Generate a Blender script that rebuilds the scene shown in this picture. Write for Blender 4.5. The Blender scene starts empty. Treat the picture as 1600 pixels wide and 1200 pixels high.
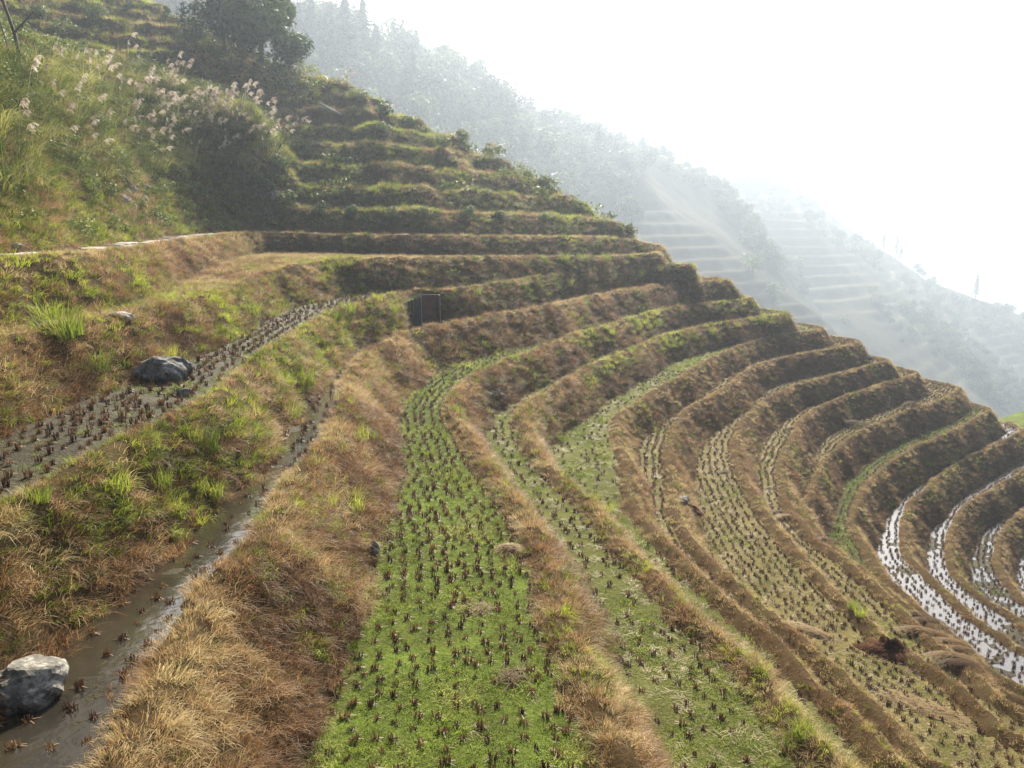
import bpy, math, random
import numpy as np
from mathutils import Vector, Matrix
random.seed(7)
rng = np.random.default_rng(11)
scene = bpy.context.scene
COL = scene.collection
rad = math.radians

# ------------------------------------------------------------------ camera
FPX, HOR = 1250.0, 345.0                      # focal length and eye level in photo pixels
TH = math.atan((600 - HOR) / FPX)
CT, ST = math.cos(TH), math.sin(TH)
cam = bpy.data.cameras.new('camera')
cam.sensor_width = 36.0
cam.lens = 36.0 * FPX / 1600.0
cam.clip_start = 0.05
cam.clip_end = 12000
camo = bpy.data.objects.new('camera', cam)
camo.rotation_euler = (math.pi / 2 - TH, 0, 0)
COL.objects.link(camo)
scene.camera = camo

# ------------------------------------------------------------------ sky, sun, exposure
SUN_EL, SUN_AZ = rad(38), rad(7)              # azimuth measured from +Y towards +X
world = bpy.data.worlds.new('World')
scene.world = world
world.use_nodes = True
nt = world.node_tree
bg = nt.nodes['Background']
sky = nt.nodes.new('ShaderNodeTexSky')
sky.sky_type = 'NISHITA'
sky.sun_disc = False
sky.sun_elevation = SUN_EL
sky.sun_rotation = SUN_AZ
sky.air_density = 1.0
sky.dust_density = 4.0
sky.ozone_density = 1.0
nt.links.new(sky.outputs[0], bg.inputs[0])
bg.inputs[1].default_value = 0.085
sun = bpy.data.lights.new('sun', 'SUN')
sun.energy = 5.0
sun.angle = rad(0.6)
sun.color = (1.0, 0.91, 0.76)
suno = bpy.data.objects.new('sun', sun)
sd = Vector((math.sin(SUN_AZ) * math.cos(SUN_EL), math.cos(SUN_AZ) * math.cos(SUN_EL), math.sin(SUN_EL)))
suno.rotation_euler = sd.to_track_quat('Z', 'Y').to_euler()
suno.location = (0, 0, 120)
COL.objects.link(suno)
scene.view_settings.view_transform = 'Standard'
scene.view_settings.look = 'None'
scene.view_settings.gamma = 1.0
scene.view_settings.use_curve_mapping = False
scene.view_settings.exposure = 1.6
scene.cycles.max_bounces = 4
scene.cycles.diffuse_bounces = 2
scene.cycles.glossy_bounces = 2
scene.cycles.transmission_bounces = 2
scene.cycles.volume_bounces = 0
scene.cycles.use_denoising = True

# ------------------------------------------------------------------ small helpers
def un(p, z):
    """photo pixels + the height of the ground they lie on -> plan positions"""
    p = np.array(p, float)
    x = (p[:, 0] - 800) / FPX
    y = (600 - p[:, 1]) / FPX
    d = np.stack([x, CT + y * ST, -ST + y * CT], 1)
    return d[:, :2] * (z / d[:, 2])[:, None]

def at_depth(px, py, dist):
    """photo pixel + horizontal distance -> point"""
    x = (px - 800) / FPX
    y = (600 - py) / FPX
    d = Vector((x, CT + y * ST, -ST + y * CT))
    return d * (dist / d.y)

def in_view(P, margin=0.18):
    P = np.asarray(P, float)
    yc = P[:, 1] * CT - P[:, 2] * ST
    zc = P[:, 1] * ST + P[:, 2] * CT
    yc_ = np.maximum(yc, 1e-6)
    u = P[:, 0] / yc_ / 0.64
    v = zc / yc_ / 0.48
    return (yc > 1) & (np.abs(u) < 1 + margin) & (np.abs(v) < 1 + margin)

def hash2(ix, iy, seed):
    h = (ix.astype(np.int64) * 374761393 + iy.astype(np.int64) * 668265263 + seed * 1442695041) & 0x7fffffff
    h = ((h ^ (h >> 13)) * 1274126177) & 0x7fffffff
    return ((h ^ (h >> 16)) & 0xffff) / 65535.0

def vnoise(x, y, seed=0):
    x = np.asarray(x, float); y = np.asarray(y, float)
    ix = np.floor(x); iy = np.floor(y)
    fx = x - ix; fy = y - iy
    fx = fx * fx * (3 - 2 * fx); fy = fy * fy * (3 - 2 * fy)
    a = hash2(ix, iy, seed); b = hash2(ix + 1, iy, seed)
    c = hash2(ix, iy + 1, seed); d = hash2(ix + 1, iy + 1, seed)
    return (a + (b - a) * fx) * (1 - fy) + (c + (d - c) * fx) * fy

def fbm(x, y, seed=0, octv=3):
    s = 0; a = 1.0; t = 0
    for i in range(octv):
        s = s + a * vnoise(x * 2 ** i, y * 2 ** i, seed + 17 * i); t += a; a *= 0.5
    return s / t

def sstep(a, b, x):
    t = np.clip((x - a) / (b - a), 0, 1)
    return t * t * (3 - 2 * t)

def tag(o, label=None, cat=None, group=None, kind=None):
    if label: o['label'] = label
    if cat: o['category'] = cat
    if group: o['group'] = group
    if kind: o['kind'] = kind
    return o

def mesh_from(name, V, F, smooth=False):
    me = bpy.data.meshes.new(name)
    if isinstance(F, np.ndarray):
        V = np.asarray(V, np.float32); n = F.shape[1]
        me.vertices.add(len(V)); me.vertices.foreach_set('co', V.ravel())
        me.loops.add(F.size); me.loops.foreach_set('vertex_index', F.astype(np.int32).ravel())
        me.polygons.add(len(F)); me.polygons.foreach_set('loop_start', np.arange(0, F.size, n, dtype=np.int32))
        me.update(calc_edges=True)
    else:
        me.from_pydata([tuple(v) for v in V], [], F)
    if smooth:
        me.polygons.foreach_set('use_smooth', np.ones(len(me.polygons), bool))
    return me

def link(name, me, mat=None, parent=None, loc=None, rot=None, scale=None):
    o = bpy.data.objects.new(name, me)
    COL.objects.link(o)
    if mat is not None and me is not None and len(me.materials) == 0: me.materials.append(mat)
    if parent is not None: o.parent = parent
    if loc is not None: o.location = loc
    if rot is not None: o.rotation_euler = rot
    if scale is not None: o.scale = (scale,) * 3 if not hasattr(scale, '__len__') else scale
    return o

# ------------------------------------------------------------------ materials
def new_mat(name):
    m = bpy.data.materials.new(name)
    m.use_nodes = True
    t = m.node_tree
    for n in list(t.nodes): t.nodes.remove(n)
    out = t.nodes.new('ShaderNodeOutputMaterial')
    return m, t, out

def N(t, kind, **kw):
    n = t.nodes.new('ShaderNode' + kind)
    for k, v in kw.items():
        if k.startswith('_'): setattr(n, k[1:], v)
        else: n.inputs[k.replace('_', ' ')].default_value = v
    return n

def ramp(t, stops, fac):
    r = t.nodes.new('ShaderNodeValToRGB')
    els = r.color_ramp.elements
    while len(els) < len(stops): els.new(0.5)
    for e, (p, c) in zip(els, stops):
        e.position = p; e.color = (*c, 1)
    t.links.new(fac, r.inputs[0])
    return r.outputs[0]

def ground_mat(name, stops, scale=1.5, bump=0.5, rough=0.95, detail_scale=22, fleck=None):
    m, t, out = new_mat(name)
    g = N(t, 'NewGeometry')
    n1 = N(t, 'TexNoise', Scale=scale, Detail=6.0, Roughness=0.62)
    n2 = N(t, 'TexNoise', Scale=detail_scale, Detail=5.0, Roughness=0.7)
    for n in (n1, n2): t.links.new(g.outputs['Position'], n.inputs['Vector'])
    mx = N(t, 'MixRGB', _blend_type='MIX'); mx.inputs[0].default_value = 0.5
    t.links.new(n1.outputs['Fac'], mx.inputs[1]); t.links.new(n2.outputs['Fac'], mx.inputs[2])
    col = ramp(t, stops, mx.outputs[0])
    if fleck:
        n3 = N(t, 'TexNoise', Scale=fleck[1], Detail=3.0); t.links.new(g.outputs['Position'], n3.inputs['Vector'])
        k = ramp(t, [(0.0, (0, 0, 0)), (0.6, (0, 0, 0)), (0.66, (1, 1, 1))], n3.outputs['Fac'])
        mm = N(t, 'MixRGB'); t.links.new(k, mm.inputs[0]); t.links.new(col, mm.inputs[1]); mm.inputs[2].default_value = (*fleck[0], 1)
        col = mm.outputs[0]
    b = N(t, 'Bump', Strength=bump, Distance=0.05)
    t.links.new(n2.outputs['Fac'], b.inputs['Height'])
    p = N(t, 'BsdfPrincipled', Roughness=rough)
    p.inputs['Specular IOR Level'].default_value = 0.12 if rough < 0.9 else 0.04
    t.links.new(col, p.inputs['Base Color']); t.links.new(b.outputs[0], p.inputs['Normal'])
    t.links.new(p.outputs[0], out.inputs[0])
    return m

def leaf_mat(name, stops, transl=0.4, attr='tint', rough=0.55, spec=0.25, obj_rand=False, rand_mix=0.45):
    """thin blades or leaves: colour picked per tuft, light passes through"""
    m, t, out = new_mat(name)
    oi = N(t, 'ObjectInfo')
    if obj_rand:
        fac = oi.outputs['Random']
    else:
        a = N(t, 'Attribute', _attribute_type='INSTANCER', _attribute_name=attr)
        mm = N(t, 'Math', _operation='MULTIPLY_ADD')
        t.links.new(oi.outputs['Random'], mm.inputs[0]); mm.inputs[1].default_value = rand_mix
        t.links.new(a.outputs['Fac'], mm.inputs[2])
        m2 = N(t, 'Math', _operation='SUBTRACT'); t.links.new(mm.outputs[0], m2.inputs[0]); m2.inputs[1].default_value = rand_mix / 2
        fac = m2.outputs[0]
    va = N(t, 'Attribute', _attribute_type='GEOMETRY', _attribute_name='var')
    m3 = N(t, 'Math', _operation='MULTIPLY_ADD'); t.links.new(va.outputs['Fac'], m3.inputs[0]); m3.inputs[1].default_value = 0.5
    t.links.new(fac, m3.inputs[2])
    m4 = N(t, 'Math', _operation='SUBTRACT'); t.links.new(m3.outputs[0], m4.inputs[0]); m4.inputs[1].default_value = 0.25
    col = ramp(t, stops, m4.outputs[0])
    d = N(t, 'BsdfPrincipled', Roughness=rough); d.inputs['Specular IOR Level'].default_value = spec
    tr = N(t, 'BsdfTranslucent')
    t.links.new(col, d.inputs['Base Color']); t.links.new(col, tr.inputs['Color'])
    mx = N(t, 'MixShader'); mx.inputs[0].default_value = transl
    t.links.new(d.outputs[0], mx.inputs[1]); t.links.new(tr.outputs[0], mx.inputs[2])
    t.links.new(mx.outputs[0], out.inputs[0])
    return m

def plain(name, c, rough=0.8, c2=None, scale=8.0, bump=0.2, metal=0.0):
    m, t, out = new_mat(name)
    tc = N(t, 'TexCoord')
    n = N(t, 'TexNoise', Scale=scale, Detail=6.0, Roughness=0.65); t.links.new(tc.outputs['Object'], n.inputs['Vector'])
    col = ramp(t, [(0.35, c), (0.65, c2 or tuple(x * 0.6 for x in c))], n.outputs['Fac'])
    p = N(t, 'BsdfPrincipled', Roughness=rough, Metallic=metal)
    b = N(t, 'Bump', Strength=bump, Distance=0.02); t.links.new(n.outputs['Fac'], b.inputs['Height'])
    t.links.new(col, p.inputs['Base Color']); t.links.new(b.outputs[0], p.inputs['Normal'])
    t.links.new(p.outputs[0], out.inputs[0])
    return m

M = {}
M['bank'] = ground_mat('bank_soil', [(0.3, (0.03, 0.02, 0.010)), (0.5, (0.065, 0.042, 0.020)), (0.7, (0.055, 0.055, 0.018))], 1.2, 0.9)
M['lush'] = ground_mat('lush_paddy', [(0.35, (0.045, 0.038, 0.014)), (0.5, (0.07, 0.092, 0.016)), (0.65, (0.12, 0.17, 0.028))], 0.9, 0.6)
M['weedy'] = ground_mat('weedy_paddy', [(0.36, (0.045, 0.042, 0.016)), (0.5, (0.075, 0.085, 0.022)), (0.64, (0.125, 0.12, 0.042))], 1.3, 0.8, fleck=((0.15, 0.13, 0.06), 30))
M['shade'] = ground_mat('shade_toned_paddy', [(0.36, (0.03, 0.03, 0.012)), (0.5, (0.05, 0.058, 0.018)), (0.64, (0.09, 0.085, 0.03))], 1.3, 0.8)  # grass floor with the bank's shadow put into a darker colour
M['dry'] = ground_mat('dry_paddy', [(0.36, (0.065, 0.05, 0.02)), (0.5, (0.105, 0.09, 0.034)), (0.64, (0.165, 0.135, 0.056))], 1.3, 0.8, fleck=((0.22, 0.18, 0.085), 34))
M['mud'] = ground_mat('wet_mud', [(0.36, (0.014, 0.010, 0.005)), (0.5, (0.03, 0.024, 0.010)), (0.66, (0.055, 0.055, 0.016))], 2.0, 0.9, rough=0.7)
M['pathdirt'] = ground_mat('path_dirt', [(0.36, (0.10, 0.08, 0.045)), (0.5, (0.17, 0.14, 0.085)), (0.64, (0.13, 0.13, 0.05))], 2.0, 0.6)
M['farhill'] = ground_mat('far_hill_scrub', [(0.36, (0.022, 0.026, 0.016)), (0.5, (0.034, 0.036, 0.02)), (0.64, (0.05, 0.048, 0.03))], 0.06, 0.6, detail_scale=0.5)
M['farterrace'] = ground_mat('far_hill_terraces', [(0.36, (0.035, 0.038, 0.02)), (0.5, (0.055, 0.055, 0.03)), (0.64, (0.085, 0.075, 0.042))], 0.06, 0.6, detail_scale=0.5)

def water_mat():
    m, t, out = new_mat('paddy_water')
    g = N(t, 'NewGeometry')
    n = N(t, 'TexNoise', Scale=7.0, Detail=3.0); t.links.new(g.outputs['Position'], n.inputs['Vector'])
    n2 = N(t, 'TexNoise', Scale=0.9, Detail=3.0); t.links.new(g.outputs['Position'], n2.inputs['Vector'])
    col = ramp(t, [(0.35, (0.010, 0.009, 0.007)), (0.65, (0.026, 0.022, 0.015))], n2.outputs['Fac'])
    b = N(t, 'Bump', Strength=0.3, Distance=0.02); t.links.new(n.outputs['Fac'], b.inputs['Height'])
    p = N(t, 'BsdfPrincipled', Roughness=0.14, IOR=1.5)
    p.inputs['Specular IOR Level'].default_value = 1.0
    t.links.new(col, p.inputs['Base Color']); t.links.new(b.outputs[0], p.inputs['Normal'])
    t.links.new(p.outputs[0], out.inputs[0])
    return m
M['water'] = water_mat()

# ------------------------------------------------------------------ the lips of the terraces (plan curves)
BUND = 0.16
LV = {}     # name -> dict(z, P (n,3), floor)
def level(name, z, px, near, floor, slope=1.6, nose=True, bund=BUND, nose_ext=None):
    """px: traced lip pixels (optionally with their own z); near: plan points before them, out of the frame"""
    zz = np.array([p[2] if len(p) > 2 else z for p in px], float)
    py_ = np.array([p[1] for p in px], float); px_ = np.array([p[0] for p in px], float)
    far_o = {'W1': 0.05, 'W2': 0.22, 'G': 0.2}.get(name, 0.3)           # far lips are traced along the tips of their grass
    if name == 'W1': off = np.interp(px_, [850, 940], [0.21, far_o])
    elif name in ('P', 'S'): off = np.full(len(px), bund)
    else: off = np.interp(py_, [500, 640], [far_o, bund])
    xy = un([p[:2] for p in px], zz + off)
    nr = np.array([p[:2] for p in near], float).reshape(-1, 2)
    nz = np.array([p[2] if len(p) > 2 else z for p in near], float)
    e = xy[-1]
    ext = np.array(nose_ext or [(0.35, 1.2), (-0.2, 3), (-1.6, 5.2), (-4.5, 9), (-9, 17), (-15, 40)]) + e
    P = np.vstack([np.c_[nr, nz], np.c_[xy, zz], np.c_[ext, np.full(len(ext), zz[-1])]])
    # smooth (Catmull-Rom) and resample
    Q = []
    for i in range(len(P) - 1):
        p0 = P[max(i - 1, 0)]; p1 = P[i]; p2 = P[i + 1]; p3 = P[min(i + 2, len(P) - 1)]
        for u in np.linspace(0, 1, 8, endpoint=False):
            Q.append(0.5 * (2 * p1 + (p2 - p0) * u + (2 * p0 - 5 * p1 + 4 * p2 - p3) * u * u + (3 * p1 - p0 - 3 * p2 + p3) * u ** 3))
    Q.append(P[-1]); Q = np.array(Q)
    for _ in range(3):
        Q[1:-1] = 0.25 * Q[:-2] + 0.5 * Q[1:-1] + 0.25 * Q[2:]
    d = np.r_[0, np.cumsum(np.hypot(*np.diff(Q[:, :2], axis=0).T))]
    t = np.linspace(0, d[-1], int(d[-1] / 0.35))
    R = np.stack([np.interp(t, d, Q[:, i]) for i in range(3)], 1)
    w = (fbm(t * 0.5, t * 0 + z * 3, 5) - 0.5) * 0.35          # hand-built edges wander a little
    T = np.gradient(R[:, :2], axis=0); T /= np.linalg.norm(T, axis=1)[:, None] + 1e-9
    R[:, 0] += T[:, 1] * w; R[:, 1] -= T[:, 0] * w
    LV[name] = dict(z=z, P=R, floor=floor, slope=slope, bund=bund)

level('P', -0.7, [(0,402,-.70),(120,397,-.72),(230,385,-.75),(310,372,-.68),(380,364,-.59),(430,363.5,-.60),(520,366,-.68),(640,367,-.70),(800,369,-.84),(960,371,-1.05),(1028,383,-1.6)],
      [(14,-5,-1.6),(5,-2.6,-1.6),(0,-1.6,-1.6),(-3.5,-.8,-1.5),(-7,2,-1.3),(-9,8,-1.0)], 'path', bund=0.02)
level('S', -1.85, [(0,530),(100,510),(200,487),(300,465),(400,432),(450,417,-1.68),(520,406,-1.6),(640,402,-1.62),(800,401,-1.85),(960,400,-2.15),(1022,396,-2.1)],
      [(14,-4),(5,-1.4),(0,-.4),(-2.5,.3),(-5.5,2.5),(-7.3,7)], 'rough', bund=0.1)
level('W1', -2.85, [(0,785),(57,763),(105,736),(157,708),(210,673),(262,649),(315,621),(350,600),(385,572),(437,537),(480,505),(530,480),(578,468),(637,452),(704,450),(777,440),(851,428),(935,421),(1040,416),(1075,416.5)],
      [(15,-3),(9,-1.5),(4,0),(0,.7),(-3.2,1.9),(-4.7,4.3)], 'mud', slope=2.2)
level('W2', -3.95, [(192,1196),(207,1154),(230,1093),(261,1047),(284,1008),(314,970),(337,920),(387,866),(418,824),(437,790),(464,751),(480,729),(501,701),(522,659),(539,617),(550,582),(564,554),(588,540),(620,526),(641,515),(725,498),(795,486),(865,473),(935,458),(1040,442),(1130,437)],
      [(16,-2),(10,-.6),(4,1.3),(0,2.0),(-2.2,3.2)], 'water', slope=1.25)
level('G', -5.1, [(998,1182),(970,1133),(935,1084),(910,1025),(882,960),(865,885),(847,839),(812,785),(784,750),(760,715),(732,680),(711,652),(704,631),(725,596),(746,584),(777,571),(812,554),(865,536),(900,518),(950,507),(1012,487),(1062,477),(1170,466)],
      [(17,0),(12,1.2),(8,2.4),(4,3.4),(1.8,5)], 'lush')
level('R1', -6.1, [(1300,1185),(1255,1140),(1221,1102),(1180,1050),(1150,1012),(1112,975),(1067,937),(1022,889),(975,850),(945,810),(917,780),(885,760),(865,735),(840,705),(820,670),(812,641),(847,617),(900,585),(925,567),(975,547),(1012,530),(1050,517),(1125,500),(1222,487)],
      [(18,1.5),(12,3.2),(8,4.6),(5,6.2)], 'weedy')
level('R2', -7.25, [(1412,1196),(1337,1125),(1300,1087),(1262,1050),(1225,1009),(1180,971),(1139,937),(1094,900),(1056,862),(1022,825),(994,785),(987,750),(980,715),(970,690),(963,666),(970,645),(1000,625),(1040,600),(1075,580),(1107,560),(1137,545),(1175,530),(1225,520),(1282,510)],
      [(19,3),(13,5),(8,7.2)], 'weedy')
level('R3', -8.15, [(1469,1192),(1412,1140),(1360,1091),(1319,1054),(1277,1020),(1240,990),(1202,956),(1157,915),(1124,889),(1086,851),(1060,814),(1055,780),(1053,745),(1049,720),(1047,690),(1060,657),(1085,632),(1112,618),(1137,600),(1170,575),(1200,562),(1250,550),(1300,542),(1342,532)],
      [(19,4.5),(14,6.4),(9.5,8.8)], 'dry')
level('R4', -9.25, [(1600,1155),(1544,1110),(1487,1065),(1450,1039),(1375,990),(1355,965),(1325,942),(1305,925),(1282,895),(1250,860),(1225,835),(1200,806),(1180,780),(1168,750),(1155,725),(1150,700),(1155,675),(1175,642),(1200,622),(1237,602),(1275,592),(1325,577),(1385,562)],
      [(20,6),(15,8.4),(12,10.5)], 'dry')
level('R5', -10.25, [(1600,1110),(1525,1054),(1469,1005),(1420,960),(1394,930),(1356,900),(1307,862),(1270,836),(1245,805),(1228,770),(1222,740),(1227,707),(1245,672),(1262,647),(1300,625),(1337,612),(1385,597),(1432,582)],
      [(21,8),(16,10.8),(13,13)], 'dry')
level('R6', -11.4, [(1600,1092),(1530,1040),(1470,988),(1425,947),(1385,916),(1345,885),(1305,855),(1275,825),(1262,790),(1275,755),(1292,717),(1325,685),(1362,665),(1412,645),(1462,627),(1500,607)],
      [(22,9),(17,12)], 'dry')
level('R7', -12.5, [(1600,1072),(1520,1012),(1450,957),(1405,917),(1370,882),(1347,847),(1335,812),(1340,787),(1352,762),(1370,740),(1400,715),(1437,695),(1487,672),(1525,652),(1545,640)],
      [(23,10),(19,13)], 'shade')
level('W3', -13.8, [(1640,1030),(1575,997),(1532,970),(1487,935),(1450,897),(1422,870),(1415,840),(1417,812),(1427,782),(1450,762),(1472,737),(1545,697),(1575,685),(1595,672),(1608,672)],
      [(27,12),(22,16)], 'water')
level('W4', -15.0, [(1640,997),(1600,970),(1575,952),(1537,930),(1507,907),(1490,887),(1485,860),(1490,830),(1500,805),(1525,780),(1550,765),(1600,737),(1640,715)],
      [(30,14),(24,18)], 'water')
level('W5', -16.1, [(1640,955),(1600,930),(1582,910),(1567,890),(1560,870),(1562,850),(1575,825),(1600,800),(1650,770)],
      [(33,16),(28,19)], 'mud')
level('W6', -17.2, [(1680,965),(1640,920),(1625,890),(1625,860),(1640,830),(1680,795)],
      [(37,17),(33,20)], 'water')
level('W7', -18.3, [(1720,930),(1700,880),(1720,830)], [(40,18),(37,22)], 'dry')
ORDER = ['P','S','W1','W2','G','R1','R2','R3','R4','R5','R6','R7','W3','W4','W5','W6','W7']

# ------------------------------------------------------------------ height field of the near hillside
def axis(parts):
    a = [np.arange(s, e, st) for s, e, st in parts]
    return np.concatenate(a)
GX = axis([(-84,-30,.6),(-30,-14,.35),(-14,34,.14),(34,70,.5)])
GY = axis([(-30,2,.6),(2,56,.14),(56,90,.35),(90,135,.7)])
NX, NY = len(GX), len(GY)
XX, YY = np.meshgrid(GX, GY)                   # [iy, ix]

def inside_mask(P):
    poly = np.vstack([P[:, :2], [(P[-1, 0], 170), (-120, 170), (-120, -60), (P[0, 0], -60)]])
    x0, y0 = poly.T; x1, y1 = np.roll(poly, -1, 0).T
    m = np.zeros((NY, NX), bool)
    for j, y in enumerate(GY):
        k = (y0 > y) != (y1 > y)
        if not k.any(): continue
        xs = np.sort(x0[k] + (y - y0[k]) / (y1[k] - y0[k]) * (x1[k] - x0[k]))
        m[j] = np.searchsorted(xs, GX) % 2 == 1
    return m

def band_distance(P, reach):
    D = np.full((NY, NX), 1e3); Zl = np.full((NY, NX), P[0, 2])
    st = 1 if reach < 10 else 4
    Q = P[::st] if st == 1 else np.vstack([P[::st], P[-1:]])
    for a, b in zip(Q[:-1], Q[1:]):
        i0, i1 = np.searchsorted(GX, (min(a[0], b[0]) - reach, max(a[0], b[0]) + reach))
        j0, j1 = np.searchsorted(GY, (min(a[1], b[1]) - reach, max(a[1], b[1]) + reach))
        if i1 <= i0 or j1 <= j0: continue
        x = XX[j0:j1, i0:i1]; y = YY[j0:j1, i0:i1]
        d = b[:2] - a[:2]; l2 = d @ d + 1e-12
        t = np.clip(((x - a[0]) * d[0] + (y - a[1]) * d[1]) / l2, 0, 1)
        dist = np.hypot(x - a[0] - t * d[0], y - a[1] - t * d[1])
        sub = D[j0:j1, i0:i1]; k = dist < sub
        sub[k] = dist[k]
        Zl[j0:j1, i0:i1][k] = (a[2] + t * (b[2] - a[2]))[k]
    return D, Zl

GZ = np.full((NY, NX), -60.0)
GL = np.full((NY, NX), -1, int)                # level whose profile forms the surface here
GD = np.full((NY, NX), -1e3)                   # signed distance to that level's lip (+ = on the floor side)
SD = {}
lump = (fbm(XX * 0.9, YY * 0.9, 3) - 0.5) * 0.5
for li in range(len(ORDER) - 1, -1, -1):
    L = LV[ORDER[li]]
    ins = inside_mask(L['P'])
    D, Zl = band_distance(L['P'], 60.0 if ORDER[li] == 'P' else 9.0)
    sd_ = np.where(ins, D, -D)
    SD[ORDER[li]] = sd_
    b = L['bund']
    prof = Zl + np.where(sd_ > 0, b * (1 - sstep(0.10, 0.24, sd_)), 0)
    o = np.maximum(-sd_, 0)
    prof = np.where(sd_ <= 0, Zl + b - L['slope'] * np.maximum(o - 0.06 + lump * 0.5 * np.minimum(o, 1), 0) , prof)
    if li == len(ORDER) - 1:
        prof = np.where(sd_ <= 0, Zl + b - 0.75 * o, prof)
    k = prof > GZ
    GZ[k] = prof[k]; GL[k] = li; GD[k] = sd_[k]
    if ORDER[li] == 'P': PU, PZ = sd_, Zl

# the hillside above the footpath: narrow terraces climbing away from it
wob = ((fbm(XX * 0.12, YY * 0.12, 21) - 0.5) * 3.2 + (fbm(XX * 0.45, YY * 0.45, 23) - 0.5) * 1.3) * sstep(2, 8, PU)
uu = PU - 1.35 + wob
W_, R_ = 2.15, 1.28
q = np.maximum(uu, 0) / W_
fr = q - np.floor(q)
stair = R_ * (np.floor(q) + np.clip(fr / 0.42, 0, 1) * 0.92 + fr * 0.08)
ANG = XX / np.maximum(YY, 1.0)
left = sstep(-0.25, -0.32, ANG) * sstep(-8.5, -9.5, XX) * sstep(52, 46, YY)          # the steep overgrown bank beside the path
hump = left * 4.0 * sstep(0.0, 4.2, PU - 1.2) * (1 - 0.85 * sstep(8, 20, PU))
rough = (1 - left) * stair + left * (R_ * np.maximum(uu, 0) / W_)
bl = sstep(8, 14, PU)
rough = np.where(left > 0, rough * (1 - bl) + stair * bl, rough)
up = PZ + rough + hump + lump * 1.3 * sstep(1.4, 3.5, PU) - 0.9 * np.maximum(YY - 82, 0)
k = (PU > 1.35)
GZ[k] = np.where(YY > 82, up, np.maximum(up, PZ))[k]
UPPER = k
GZ += (fbm(XX * 2.4, YY * 2.4, 9) - 0.5) * 0.17 * (GD < 0.2) * (GL <= ORDER.index('R1')) + (fbm(XX * 3, YY * 3, 9) - 0.5) * 0.08 * (GD < 0.2) + (fbm(XX * 1.1, YY * 1.1, 13) - 0.5) * 0.05
FLOOR = (GD > 0.22) & (~UPPER)
names = np.array(ORDER)
for li, nme in enumerate(ORDER):
    if LV[nme]['floor'] in ('mud', 'water'):
        kk = FLOOR & (GL == li)
        GZ[kk] = LV[nme]['z'] + (fbm(XX * 4, YY * 4, 31) - 0.5)[kk] * 0.10 + (fbm(XX * .7, YY * .7, 37) - 0.5)[kk] * 0.08

def look(x, y, A, near=False):
    i = np.clip(np.searchsorted(GX, x) - 1, 0, NX - 2); j = np.clip(np.searchsorted(GY, y) - 1, 0, NY - 2)
    fx = np.clip((x - GX[i]) / (GX[i + 1] - GX[i]), 0, 1); fy = np.clip((y - GY[j]) / (GY[j + 1] - GY[j]), 0, 1)
    if near: return A[j + (fy > .5), i + (fx > .5)]
    return (A[j, i] * (1 - fx) + A[j, i + 1] * fx) * (1 - fy) + (A[j + 1, i] * (1 - fx) + A[j + 1, i + 1] * fx) * fy
def zat(x, y): return float(look(np.array([x]), np.array([y]), GZ)[0])
gy_, gx_ = np.gradient(GZ, GY, GX)

VERT = np.stack([XX, YY, GZ], -1).reshape(-1, 3)
idx = np.arange(NX * NY).reshape(NY, NX)
QUADS = np.stack([idx[:-1, :-1], idx[:-1, 1:], idx[1:, 1:], idx[1:, :-1]], -1).reshape(-1, 4)
fl_v = np.where(FLOOR, GL, -1)
fl_q = np.where((fl_v[:-1, :-1] == fl_v[1:, 1:]) & (fl_v[:-1, 1:] == fl_v[1:, :-1]) & (fl_v[:-1, :-1] == fl_v[:-1, 1:]), fl_v[:-1, :-1], -1).ravel()

def submesh(name, q, zoff=None):
    used, inv = np.unique(q, return_inverse=True)
    V = VERT[used].copy()
    if zoff is not None: V[:, 2] = zoff
    return mesh_from(name, V, inv.reshape(-1, 4), True)
rough_levels = [i for i, n in enumerate(ORDER) if LV[n]['floor'] == 'rough']
isbank = (fl_q < 0) | np.isin(fl_q, rough_levels)
o = link('terraced_hillside', submesh('terraced_hillside', QUADS[isbank]), M['bank'])
tag(o, 'steep earth hillside cut into grassy terrace banks', kind='structure')
FL_DESC = {'W1': 'muddy wet rice paddy below the boulder and brown bank', 'W2': 'narrow flooded rice paddy curving beside the lush green paddy', 'G': 'broad lush green rice paddy with dark stubble',
           'R1': 'weedy paddy just below the lush green paddy', 'R2': 'pale green weedy paddy two steps below the lush green paddy', 'R3': 'narrow dry paddy with a few stubble rows', 'R4': 'wide dry paddy densely covered in brown stubble',
           'R5': 'dry paddy directly below the widest stubble paddy', 'R6': 'narrow dry paddy with two stubble rows and straw heaps', 'R7': 'shaded grassy paddy just above the upper flooded paddy',
           'W3': 'flooded paddy shining white, the upper of two bright ones', 'W4': 'flooded paddy shining white, the lower of two bright ones', 'W5': 'wet muddy paddy below the bright flooded paddies', 'W6': 'dark flooded paddy lowest in the bowl', 'W7': 'dry paddy at the bottom of the bowl', 'P': 'earth footpath laid with pale stone slabs'}
FLOOR_OBJ = {}
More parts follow.
